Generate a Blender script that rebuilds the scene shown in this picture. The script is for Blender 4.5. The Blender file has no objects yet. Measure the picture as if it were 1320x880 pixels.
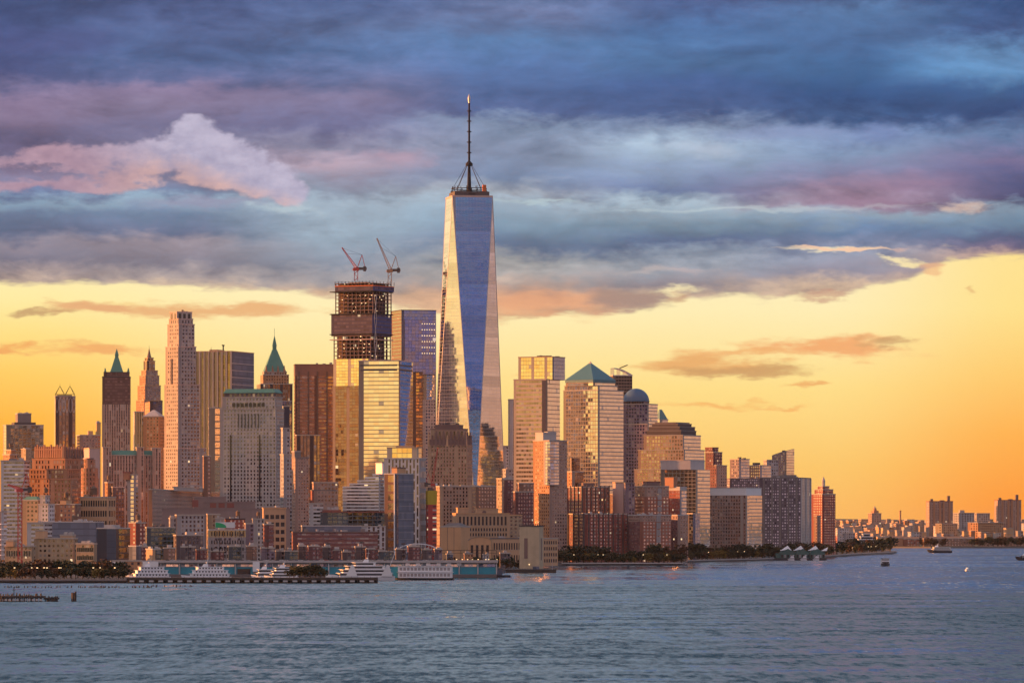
import bpy, bmesh, math, random
from mathutils import Vector, noise
rad = math.radians
SC = bpy.context.scene
COL = SC.collection
F, HZ, CH = 6500.0, 672.0, 45.0          # focal length in px of a 1320 px wide frame, horizon row, eye height (m)

# ------------------------------------------------------------------ camera, exposure
cd = bpy.data.cameras.new('camera'); cam = bpy.data.objects.new('camera', cd); COL.objects.link(cam)
cam.location = (0, 0, CH); cam.rotation_euler = (rad(90), 0, 0)
cd.sensor_width = 36; cd.lens = 36 * F / 1320; cd.shift_y = (HZ - 440) / 1320
cd.clip_start = 5; cd.clip_end = 120000
SC.camera = cam
SC.view_settings.view_transform = 'Standard'; SC.view_settings.look = 'None'
SC.view_settings.exposure = 1.0; SC.view_settings.gamma = 1; SC.view_settings.use_curve_mapping = False
SC.render.engine = 'CYCLES'
SC.cycles.max_bounces = 5; SC.cycles.diffuse_bounces = 2; SC.cycles.glossy_bounces = 4
SC.cycles.volume_bounces = 0
SC.cycles.use_denoising = True
SC.cycles.sample_clamp_indirect = 6
try: SC.cycles.denoiser = 'OPENIMAGEDENOISE'
except Exception: pass

# ------------------------------------------------------------------ sun
SUN_AZ, SUN_EL = rad(-76), rad(6.0)      # azimuth from +Y, clockwise; low on the left, a little behind the viewer
sdir = Vector((math.sin(SUN_AZ) * math.cos(SUN_EL), math.cos(SUN_AZ) * math.cos(SUN_EL), math.sin(SUN_EL)))
sl = bpy.data.lights.new('sun', 'SUN'); sun = bpy.data.objects.new('sun', sl); COL.objects.link(sun)
sl.energy = 5.0; sl.angle = rad(0.5); sl.color = (1.0, 0.36, 0.09)
sun.rotation_euler = sdir.to_track_quat('Z', 'Y').to_euler()

def lin(c):
    return tuple(((x / 255) / 12.92 if x / 255 <= .04045 else ((x / 255 + .055) / 1.055) ** 2.4) for x in c)

# ------------------------------------------------------------------ tiny node language
class S:
    """a socket with arithmetic"""
    def __init__(s, nt, sock): s.nt, s.k = nt, sock
    def _m(s, op, *a, clamp=False):
        n = s.nt.nodes.new('ShaderNodeMath'); n.operation = op; n.use_clamp = clamp
        for i, x in enumerate((s,) + a):
            if isinstance(x, S): s.nt.links.new(x.k, n.inputs[i])
            else: n.inputs[i].default_value = x
        return S(s.nt, n.outputs[0])
    def __add__(s, o): return s._m('ADD', o)
    __radd__ = __add__
    def __sub__(s, o): return s._m('SUBTRACT', o)
    def __rsub__(s, o): return (s * -1) + o
    def __mul__(s, o): return s._m('MULTIPLY', o)
    __rmul__ = __mul__
    def __truediv__(s, o): return s._m('DIVIDE', o)
    def lt(s, o): return s._m('LESS_THAN', o)
    def gt(s, o): return s._m('GREATER_THAN', o)
    def max(s, o): return s._m('MAXIMUM', o)
    def min(s, o): return s._m('MINIMUM', o)
    def floor(s): return s._m('FLOOR')
    def fract(s): return s._m('FRACT')
    def abs(s): return s._m('ABSOLUTE')
    def pow(s, o): return s._m('POWER', o)
    def clamp(s): return s._m('ADD', 0.0, clamp=True)
    def step(s, a, b):                     # smoothstep from a to b
        n = s.nt.nodes.new('ShaderNodeMapRange'); n.interpolation_type = 'SMOOTHSTEP'
        s.nt.links.new(s.k, n.inputs['Value'])
        n.inputs['From Min'].default_value = a; n.inputs['From Max'].default_value = b
        return S(s.nt, n.outputs['Result'])

def val(nt, v):
    n = nt.nodes.new('ShaderNodeValue'); n.outputs[0].default_value = v; return S(nt, n.outputs[0])
def put(nt, inp, x):
    if isinstance(x, S): nt.links.new(x.k, inp)
    elif isinstance(x, (tuple, list)): inp.default_value = (*x, 1.0) if len(x) == 3 and len(inp.default_value) == 4 else x
    else: inp.default_value = x
def xyz(nt, x, y, z):
    n = nt.nodes.new('ShaderNodeCombineXYZ')
    for i, a in enumerate((x, y, z)): put(nt, n.inputs[i], a)
    return S(nt, n.outputs[0])
def sep(nt, v):
    n = nt.nodes.new('ShaderNodeSeparateXYZ'); nt.links.new(v.k, n.inputs[0])
    return [S(nt, o) for o in n.outputs]
def fbm(nt, vec, scale=1.0, detail=5, rough=.55, out=0, dist=0.0):
    n = nt.nodes.new('ShaderNodeTexNoise'); n.noise_dimensions = '3D'
    nt.links.new(vec.k, n.inputs['Vector']); n.inputs['Scale'].default_value = scale
    n.inputs['Detail'].default_value = detail; n.inputs['Roughness'].default_value = rough
    n.inputs['Distortion'].default_value = dist
    return S(nt, n.outputs[out])
def wnoise(nt, vec):
    n = nt.nodes.new('ShaderNodeTexWhiteNoise'); n.noise_dimensions = '3D'
    nt.links.new(vec.k, n.inputs['Vector'])
    return S(nt, n.outputs['Value']), S(nt, n.outputs['Color'])
def mixc(nt, f, a, b, mode='MIX'):
    n = nt.nodes.new('ShaderNodeMix'); n.data_type = 'RGBA'; n.blend_type = mode
    put(nt, n.inputs['Factor'], f); put(nt, n.inputs[6], a); put(nt, n.inputs[7], b)
    return S(nt, n.outputs[2])
def ramp(nt, f, stops, interp='LINEAR'):
    n = nt.nodes.new('ShaderNodeValToRGB'); r = n.color_ramp; r.interpolation = interp
    while len(r.elements) > 1: r.elements.remove(r.elements[-1])
    for i, (p, c) in enumerate(stops):
        e = r.elements[0] if i == 0 else r.elements.new(p)
        e.position = p; e.color = (*c, 1)
    put(nt, n.inputs[0], f)
    return S(nt, n.outputs[0])

# ------------------------------------------------------------------ world: dawn sky with stratus deck, cumulus and thin streaks
W = bpy.data.worlds.new('World'); SC.world = W; W.use_nodes = True
nt = W.node_tree; nt.nodes.clear()
tc = nt.nodes.new('ShaderNodeTexCoord')
dx, dy, dz = sep(nt, S(nt, tc.outputs['Generated']))
K = F
az = dx._m('ARCTAN2', dy)
el = dz._m('ARCSINE')
u0 = az * K + 660.0                       # azimuth and elevation, in 1/6500 rad
y0 = (el * -K + HZ).min(HZ)
yraw = y0
yr = y0.abs().min(460.0)
y0 = y0.max(0.0) + (yr * .55 - 0.0) * y0.lt(0.0)
pp = u0._m('PINGPONG', 1320.0)
vec = xyz(nt, u0 * (1 / 170.), y0 * (1 / 60.), 3.1)
w1 = fbm(nt, vec, 1.0, 7, .58)
w2 = fbm(nt, xyz(nt, u0 * (1 / 330.), y0 * (1 / 80.), 9.7), 1.0, 6, .55)
wf = fbm(nt, xyz(nt, u0 * (1 / 38.), y0 * (1 / 20.), 1.7), 1.0, 7, .62)
wp = fbm(nt, xyz(nt, u0 * (1 / 120.), y0 * (1 / 42.), 31.7), 1.0, 8, .60, dist=.6)
wl = fbm(nt, xyz(nt, u0 * (1 / 400.), y0 * (1 / 26.), 5.2), 1.0, 5, .6)
wg = fbm(nt, xyz(nt, u0 * (1 / 60.), y0 * (1 / 13.), 22.3), 1.0, 7, .62)
wq = fbm(nt, xyz(nt, u0 * (1 / 75.), y0 * (1 / 36.), 51.7), 1.0, 7, .58)
bil = (wq - .5).abs() * -7.0 + .55
uw = pp + (w2 - .5) * 170.0
yw = y0 + (w1 - .5) * 34.0 + (wp - .5) * 30.0 + (wf - .5) * 16.0 + bil * 9.0
yn = yw * (1 / 720.)

CL = {
 0: [(0,(58,78,128)),(50,(66,82,136)),(100,(72,82,134)),(116,(106,98,142)),(135,(142,114,152)),(155,(138,112,148)),(175,(104,92,130)),(198,(112,98,138)),(236,(120,116,156)),(250,(104,118,162)),(265,(134,158,186)),(283,(96,112,146)),(302,(92,102,136)),(320,(140,124,142)),(336,(118,110,132)),(352,(164,138,142)),(372,(205,165,145))],
 220: [(0,(75,92,145)),(40,(84,102,156)),(80,(76,100,152)),(104,(98,104,154)),(120,(142,117,156)),(142,(136,115,151)),(170,(118,108,148)),(200,(128,116,152)),(238,(128,124,158)),(252,(110,122,160)),(266,(140,160,185)),(282,(106,126,160)),(300,(104,114,150)),(318,(152,132,146)),(340,(138,126,144)),(360,(178,152,150)),(378,(215,172,140))],
 440: [(0,(78,100,155)),(40,(90,110,160)),(72,(84,115,170)),(100,(104,114,165)),(130,(130,115,155)),(165,(114,110,155)),(190,(146,136,166)),(210,(184,150,170)),(230,(150,140,166)),(250,(136,142,166)),(263,(156,168,188)),(300,(150,165,186)),(340,(138,142,162)),(366,(172,154,156)),(384,(215,165,130))],
 660: [(0,(95,115,165)),(20,(112,124,174)),(60,(80,120,175)),(92,(80,115,175)),(122,(72,100,155)),(146,(85,105,160)),(162,(130,145,180)),(192,(136,146,180)),(230,(114,129,165)),(250,(155,155,170)),(263,(158,170,190)),(290,(124,149,175)),(320,(94,114,150)),(336,(158,150,152)),(356,(176,160,158)),(376,(200,150,130)),(392,(236,165,120)),(412,(244,175,115))],
 880: [(0,(75,95,150)),(40,(72,115,175)),(80,(70,115,170)),(110,(60,95,155)),(150,(68,95,150)),(166,(122,137,176)),(190,(166,181,206)),(215,(140,155,190)),(246,(108,124,170)),(258,(138,152,176)),(268,(166,178,196)),(290,(124,149,175)),(312,(88,108,150)),(326,(132,142,166)),(346,(160,160,175)),(368,(150,132,142)),(384,(200,160,135))],
 1100: [(0,(70,95,145)),(20,(80,120,175)),(60,(65,105,160)),(92,(50,100,155)),(130,(34,79,135)),(155,(50,90,145)),(174,(122,142,190)),(200,(130,150,190)),(225,(130,125,165)),(247,(157,121,150)),(266,(164,130,160)),(275,(150,166,188)),(300,(98,128,170)),(315,(118,128,164)),(335,(152,152,176)),(352,(148,136,156)),(372,(215,170,140))],
 1320: [(0,(35,75,130)),(40,(60,90,145)),(70,(90,140,195)),(100,(85,140,195)),(122,(45,90,145)),(150,(40,75,130)),(182,(90,115,160)),(215,(122,106,150)),(236,(85,90,140)),(256,(80,80,125)),(270,(130,150,175)),(290,(108,138,170)),(310,(80,90,130)),(324,(112,96,130)),(338,(205,155,135))],
}
ks = sorted(CL)
cloud = None
for i, k in enumerate(ks):
    r = ramp(nt, yn, [(y / 720., lin(c)) for y, c in CL[k]])
    cloud = r if cloud is None else mixc(nt, uw.step(ks[i - 1] + 10, k - 10), cloud, r)
# grain and wisps inside the clouds
tex = (w2 - .5) * .40 + (wl - .5) * .35 + (wg - .5) * .25 + (wf - .5) * .30 + (wp - .5) * 1.05 + bil * .10 + 1.0
gry = nt.nodes.new('ShaderNodeRGBToBW'); nt.links.new(cloud.k, gry.inputs[0])
cloud = mixc(nt, 1.0, cloud, (.90, 1.05, 1.03), 'MULTIPLY')
cloud = mixc(nt, .20, cloud, xyz(nt, S(nt, gry.outputs[0]) * .98, S(nt, gry.outputs[0]), S(nt, gry.outputs[0]) * 1.1))
cloud = mixc(nt, 1.0, cloud, xyz(nt, tex.pow(1.1), tex.pow(1.1), tex.pow(1.05)), 'MULTIPLY')

cloud = mixc(nt, (dy * -1.0).step(-.1, .4), cloud, mixc(nt, 1.0, cloud, (.46, .66, .90), 'MULTIPLY'))
# clear sky near the horizon
A = ramp(nt, y0 * (1 / 720.), [(300/720., lin((255,240,190))), (385/720., lin((255,236,165))), (430/720., lin((255,224,135))), (480/720., lin((255,206,100))), (540/720., lin((254,184,62))), (610/720., lin((252,164,44))), (1, lin((250,158,56)))])
B = ramp(nt, y0 * (1 / 720.), [(300/720., lin((255,240,200))), (400/720., lin((255,239,182))), (500/720., lin((255,224,138))), (600/720., lin((252,200,104))), (1, lin((250,172,84)))])
C = ramp(nt, y0 * (1 / 720.), [(300/720., lin((255,228,150))), (400/720., lin((255,226,140))), (480/720., lin((255,205,110))), (560/720., lin((255,178,74))), (650/720., lin((253,152,50))), (.92, lin((250,150,60))), (1, lin((250,150,70)))])
clear = mixc(nt, pp.step(1050, 1330), mixc(nt, pp.step(0, 420), A, B), C)

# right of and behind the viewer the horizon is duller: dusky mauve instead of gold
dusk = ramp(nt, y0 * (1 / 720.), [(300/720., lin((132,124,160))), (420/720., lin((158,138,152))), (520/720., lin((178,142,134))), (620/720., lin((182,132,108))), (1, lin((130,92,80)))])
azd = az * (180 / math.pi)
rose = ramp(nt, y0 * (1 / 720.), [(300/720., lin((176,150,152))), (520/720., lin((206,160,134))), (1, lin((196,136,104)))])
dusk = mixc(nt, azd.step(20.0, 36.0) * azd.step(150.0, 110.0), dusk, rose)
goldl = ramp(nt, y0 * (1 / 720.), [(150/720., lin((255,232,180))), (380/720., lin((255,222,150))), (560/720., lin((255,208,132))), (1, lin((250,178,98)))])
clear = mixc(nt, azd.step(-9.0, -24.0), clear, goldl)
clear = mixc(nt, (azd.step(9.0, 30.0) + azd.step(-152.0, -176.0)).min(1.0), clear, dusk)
wb = fbm(nt, xyz(nt, u0 * (1 / 95.), y0 * (1 / 34.), 12.3), 1.0, 8, .62, out=1)
wbx, wby, wbz = sep(nt, wb)
ub = u0 + (wbx - .5) * 150.0
yb_ = y0 + (wby - .5) * 46.0
def blob(x, y, a, b, amp, nz, soft=.25, sharp=0.0):
    dxx = (ub - x) * (1 / a); dyy = (yb_ - y) * (1 / b)
    d = (dxx * dxx + dyy * dyy)._m('SQRT')
    return ((1.0 - d) + (nz - .5) * amp).step(sharp, soft)
over = lambda base, m, col, k=1.0: mixc(nt, (m * k) if k != 1 else m, base, lin(col) if isinstance(col, tuple) else col)

# lower edge of the deck
yb = ramp(nt, pp * (1 / 1320.), [(p / 1320., ((q - 300) / 200.,) * 3) for p, q in
     ((0,367),(300,374),(420,382),(560,402),(640,412),(740,410),(820,400),(880,388),(1000,386),(1100,378),(1170,362),(1215,338),(1320,333))], 'LINEAR')
away = (az * (180 / math.pi)).abs().step(8.0, 22.0)
edge = yb * 200.0 + 300.0 - away * 270.0 - y0 + yraw.lt(100.0) * 900.0 + (w1 - .5) * 34.0 + (wg - .5) * 26.0 + (wf - .5) * 14.0
deck = edge.step(-3.0, 8.0)
for g in ((862, 377, 50, 8), (1085, 322, 125, 5.5), (30, 376, 60, 5), (1165, 338, 40, 6)):
    m = blob(*g, 2.2, wg, .9)
    deck = deck * (1.0 - m * .85)
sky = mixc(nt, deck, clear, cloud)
# thin streaks against the clear sky
for x, y, a, b, col, k in ((250, 399, 230, 13, (232,176,120), .9), (120, 399, 90, 9, (228,172,122), .8), (52, 407, 52, 6, (196,160,112), .9),
        (30, 450, 44, 7.5, (240,168,96), .9), (140, 453, 105, 8.5, (240,172,104), .9), (90,445,40,4,(240,180,110),.6), (1060, 449, 150, 15, (243,172,112), .95), (1155, 447, 42, 8, (205,165,112), .9),
        (960, 455, 130, 8, (240,178,112), .8), (910, 471, 125, 15, (232,170,104), .9), (960, 480, 115, 9, (205,160,104), .9), (1045, 497, 42, 4.5, (238,172,102), .8),
        (925, 523, 90, 6, (245,180,100), .75), (1010, 527, 50, 4, (245,176,98), .7), (700, 392, 135, 19, (236,168,124), .65), (810, 387, 80, 14, (165,140,130), .9), (880, 384, 30, 8, (200,160,125), .6),
        (1215, 352, 26, 15, (240,185,135), .7), (1248, 374, 12, 6, (225,175,115), .6), (690,485,55,6,(250,190,120),.4), (1060, 380, 60, 6, (195,150,130), .7), (170,392,40,4,(250,220,150),.6)):
    sky = over(sky, blob(x, y, a, b * 1.15, 1.6, wg, .75), col, k)
# bright rims on top of the cloud shelves
for x, y, a, b, col, k in ((1000, 268, 330, 4.5, (200,214,216), .45), (700, 262, 120, 5, (190,212,215), .5), (1240, 272, 34, 9, (250,215,185), .45), (905, 195, 70, 18, (182,195,215), .6),
        (1000, 176, 110, 14, (140,155,195), .45), (1130, 175, 60, 22, (110,130,180), .5), (1120, 262, 130, 16, (165,130,156), .35), (1170, 235, 150, 14, (152,124,155), .3), (1090, 322, 112, 4, (248,196,165), .8),
        (500, 205, 60, 16, (190,155,172), .5), (60, 60, 130, 25, (88,98,150), .4), (830, 352, 60, 8, (205,190,185), .5), (890, 350, 50, 7, (200,180,178), .5), (650, 365, 45, 8, (215,195,180), .5)):
    sky = over(sky, blob(x, y, a, b, 1.3, wf * .5 + w1 * .5, .8), col, k)
# cumulus heap
wc = fbm(nt, xyz(nt, u0 * (1 / 26.), y0 * (1 / 17.), 4.4), 1.0, 7, .60)
wd = fbm(nt, xyz(nt, u0 * (1 / 55.), y0 * (1 / 22.), 8.8), 1.0, 6, .60)
heap = None
for x, y, a, b in ((252, 178, 34, 32), (262, 200, 60, 34), (300, 212, 58, 34), (338, 232, 48, 26), (372, 248, 30, 20), (200, 206, 75, 26), (140, 212, 60, 26), (70, 212, 60, 26), (10, 228, 80, 24), (120, 236, 90, 17), (290,225,80,22)):
    dxx = (u0 - x) * (1 / a); dyy = (y0 - y) * (1 / b)
    f = 1.0 - (dxx * dxx + dyy * dyy)._m('SQRT')
    heap = f if heap is None else heap._m('SMOOTH_MAX', f, .25)
hm = (heap + (wc - .5) * .80 + (wd - .5) * .45).step(-.02, .26) * .93
diag = (y0 - 188.0 - (u0 - 235.0).max(0.0) * .40)
hole = (wd - .5) * 1.0 + (u0 - 220.).step(60., -90.) * .22 + ((y0 - 226.) * (1 / 26.)).abs() * -.22
hm = hm * (1.0 - hole.step(.10, .24) * .8)
hc = mixc(nt, (diag + (wc - .5) * 44.0).step(2.0, 46.0), lin((184,178,202)), lin((204,168,166)))
hc = mixc(nt, (u0 - 130.).step(110.0, -60.0), hc, lin((176,146,164)))
hc = mixc(nt, 1.0, hc, xyz(nt, (wc - .5) * .8 + (wd - .5) * .5 + 1.0, (wc - .5) * .8 + (wd - .5) * .5 + 1.0, (wc - .5) * .6 + (wd - .5) * .4 + 1.0), 'MULTIPLY')
sky = mixc(nt, hm, sky, hc)
# under-shadow of the heap, warm lower rim
sky = over(sky, blob(265, 262, 130, 10, 1.0, w1, .9), (150,140,170), .5)
sky = over(sky, blob(370, 270, 50, 9, 1.3, wf, .8), (190,208,215), .6)
# high above the picture: unseen sky, brightness chosen to light the facades (Nishita air + pale broken cloud)
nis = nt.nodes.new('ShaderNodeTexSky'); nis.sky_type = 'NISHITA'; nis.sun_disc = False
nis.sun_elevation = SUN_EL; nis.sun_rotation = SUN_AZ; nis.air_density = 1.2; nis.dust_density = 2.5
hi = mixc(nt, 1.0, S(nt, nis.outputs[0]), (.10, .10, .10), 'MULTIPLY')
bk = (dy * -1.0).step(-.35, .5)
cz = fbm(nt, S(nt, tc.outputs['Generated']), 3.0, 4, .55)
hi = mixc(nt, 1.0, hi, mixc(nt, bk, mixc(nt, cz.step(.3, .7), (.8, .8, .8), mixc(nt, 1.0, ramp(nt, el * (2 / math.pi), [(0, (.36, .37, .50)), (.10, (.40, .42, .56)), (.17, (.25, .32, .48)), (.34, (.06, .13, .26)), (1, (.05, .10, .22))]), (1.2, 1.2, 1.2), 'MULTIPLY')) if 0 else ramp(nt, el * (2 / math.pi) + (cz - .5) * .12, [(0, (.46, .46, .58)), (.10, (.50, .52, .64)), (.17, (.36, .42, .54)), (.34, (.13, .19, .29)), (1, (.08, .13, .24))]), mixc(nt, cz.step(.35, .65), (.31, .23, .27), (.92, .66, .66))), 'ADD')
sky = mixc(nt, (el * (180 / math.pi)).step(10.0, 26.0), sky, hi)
# the sun side of the horizon is the warmest and brightest
sd = dx * sdir.x + dy * sdir.y
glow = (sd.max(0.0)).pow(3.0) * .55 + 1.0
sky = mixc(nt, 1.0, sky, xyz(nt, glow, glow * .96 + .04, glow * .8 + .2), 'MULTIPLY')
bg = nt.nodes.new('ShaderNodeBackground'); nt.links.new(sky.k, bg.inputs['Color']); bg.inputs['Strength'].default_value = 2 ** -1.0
wo = nt.nodes.new('ShaderNodeOutputWorld'); nt.links.new(bg.outputs[0], wo.inputs[0])
W.cycles.sampling_method = 'MANUAL'; W.cycles.sample_map_resolution = 1024

# ------------------------------------------------------------------ placing: a row of the street plan is given by its bearing and distance
def PX(x, Y): return (x - 660.0) / F * Y
def PZ(y, Y): return CH + (HZ - y) / F * Y
GZ = 2.2                                    # street level above the river

def props(o, label=None, cat=None, group=None, kind=None):
    if label: o['label'] = label
    if cat: o['category'] = cat
    if group: o['group'] = group
    if kind: o['kind'] = kind
    return o
def empty(name, loc, rz=0, label=None, cat=None, group=None):
    o = bpy.data.objects.new(name, None); COL.objects.link(o); o.location = loc; o.rotation_euler = (0, 0, rz)
    o.empty_display_size = 1
    return props(o, label, cat, group)
def copy_tree(o, parent=None):
    c = o.copy(); COL.objects.link(c); c.parent = parent
    for k in [k for k in ('label',) if k in c and parent is None]: del c[k]
    for ch in list(o.children): copy_tree(ch, c)
    return c

class MB:
    def __init__(s): s.v, s.f, s.uv, s.mi = [], [], [], []
    def face(s, pts, uv=None, mi=0):
        b = len(s.v); s.v += [tuple(p) for p in pts]; s.f.append(list(range(b, b + len(pts))))
        s.uv.append(uv or [(0.5, 0.5)] * len(pts)); s.mi.append(mi)
    def prism(s, poly, z0, z1, bay=3.5, flo=3.8, mi=0, top=True, bottom=False, ztop=None, mis=None, wrap=False):
        """vertical walls over a counter-clockwise outline, uv counted in window bays and storeys"""
        n = len(poly); ua = 0.0
        nf = max(1.0, round((z1 - z0) / flo))
        if ztop is None: ztop = [z1] * n
        for i in range(n):
            a, b = poly[i], poly[(i + 1) % n]
            L = math.hypot(b[0] - a[0], b[1] - a[1])
            nb = (L / bay) if wrap else float(max(1, round(L / bay)))
            ta, tb = ztop[i], ztop[(i + 1) % n]
            va, vb = nf * (ta - z0) / max(z1 - z0, .01), nf * (tb - z0) / max(z1 - z0, .01)
            s.face([(a[0], a[1], z0), (b[0], b[1], z0), (b[0], b[1], tb), (a[0], a[1], ta)],
                   [(ua, 0), (ua + nb, 0), (ua + nb, vb), (ua, va)], mis[i] if mis else mi)
            ua += nb if wrap else 0.0
        if top: s.face([(p[0], p[1], z) for p, z in zip(poly, ztop)], None, mi if not mis else mis[0])
        if bottom: s.face([(p[0], p[1], z0) for p in reversed(poly)])
    def box(s, x0, x1, y0, y1, z0, z1, mi=0):
        s.prism([(x0, y0), (x1, y0), (x1, y1), (x0, y1)], z0, z1, mi=mi, bottom=True)
    def frustum(s, p0, z0, p1, z1, mi=0, cap=True):
        n = len(p0)
        for i in range(n):
            j = (i + 1) % n
            L = math.hypot(p0[j][0] - p0[i][0], p0[j][1] - p0[i][1])
            s.face([(*p0[i], z0), (*p0[j], z0), (*p1[j], z1), (*p1[i], z1)], [(0, 0), (L, 0), (L, z1 - z0), (0, z1 - z0)], mi)
        if cap: s.face([(*p, z1) for p in p1], None, mi)
    def bar(s, a, b, r, n=4, mi=0, r2=None):
        a, b = Vector(a), Vector(b); d = (b - a)
        if d.length < 1e-6: return
        q = d.to_track_quat('Z', 'Y'); r2 = r if r2 is None else r2
        A = [a + q @ Vector((math.cos(t) * r, math.sin(t) * r, 0)) for t in [math.pi / 4 + 2 * math.pi * i / n for i in range(n)]]
        B = [b + q @ Vector((math.cos(t) * r2, math.sin(t) * r2, 0)) for t in [math.pi / 4 + 2 * math.pi * i / n for i in range(n)]]
        for i in range(n):
            j = (i + 1) % n
            s.face([A[i], A[j], B[j], B[i]], [(0, 0), (1, 0), (1, d.length), (0, d.length)], mi)
        s.face(B, None, mi); s.face(list(reversed(A)), None, mi)
    def build(s, name, mats, parent=None, smooth=False, loc=None):
        me = bpy.data.meshes.new(name); me.from_pydata(s.v, [], s.f)
        uvl = me.uv_layers.new(name='uv'); k = 0; d = uvl.data
        flat = [c for f in s.uv for p in f for c in p]
        d.foreach_set('uv', flat)
        if not isinstance(mats, (list, tuple)): mats = [mats]
        for m in mats: me.materials.append(m)
        me.polygons.foreach_set('material_index', s.mi)
        if smooth:
            me.polygons.foreach_set('use_smooth', [True] * len(s.f))
        me.update()
        if smooth:
            bm = bmesh.new(); bm.from_mesh(me); bmesh.ops.remove_doubles(bm, verts=bm.verts, dist=1e-4); bm.to_mesh(me); bm.free()
        o = bpy.data.objects.new(name, me); COL.objects.link(o)
        if parent: o.parent = parent
        if loc: o.location = loc
        return o

def rect(W, D, cx=0, cy=0): return [(cx - W / 2, cy - D / 2), (cx + W / 2, cy - D / 2), (cx + W / 2, cy + D / 2), (cx - W / 2, cy + D / 2)]
def ngon(r, n, cx=0, cy=0, ph=0, ry=None): return [(cx + r * math.cos(ph + 2 * math.pi * i / n), cy + (ry or r) * math.sin(ph + 2 * math.pi * i / n)) for i in range(n)]

# ------------------------------------------------------------------ materials
def new_mat(name):
    m = bpy.data.materials.new(name); m.use_nodes = True; n = m.node_tree; n.nodes.clear()
    out = n.nodes.new('ShaderNodeOutputMaterial'); b = n.nodes.new('ShaderNodeBsdfPrincipled')
    n.links.new(b.outputs[0], out.inputs[0])
    return m, n, b
def weather(n, amt=.25, sc=.05):
    tc = n.nodes.new('ShaderNodeTexCoord'); v = S(n, tc.outputs['Object'])
    x, y, z = sep(n, v)
    a = fbm(n, v, sc, 4, .6); b = fbm(n, xyz(n, x * .35, y * .35, z * .03), 1.0, 3, .6)
    oi = n.nodes.new('ShaderNodeObjectInfo'); r = S(n, oi.outputs['Random'])
    return ((a - .5) * amt * 1.6 + (b - .5) * amt * 1.4 + (r - .5) * .12 + 1.0), r
def plain(name, col, rough=.8, metal=0.0, amt=.2, emit=None, sc=.08):
    m, n, b = new_mat(name)
    t, _ = weather(n, amt, sc)
    put(n, b.inputs['Base Color'], mixc(n, 1.0, col, xyz(n, t, t, t), 'MULTIPLY'))
    b.inputs['Roughness'].default_value = rough; b.inputs['Metallic'].default_value = metal
    if emit:
        b.inputs['Emission Color'].default_value = (*col, 1); b.inputs['Emission Strength'].default_value = emit
    return m

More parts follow.
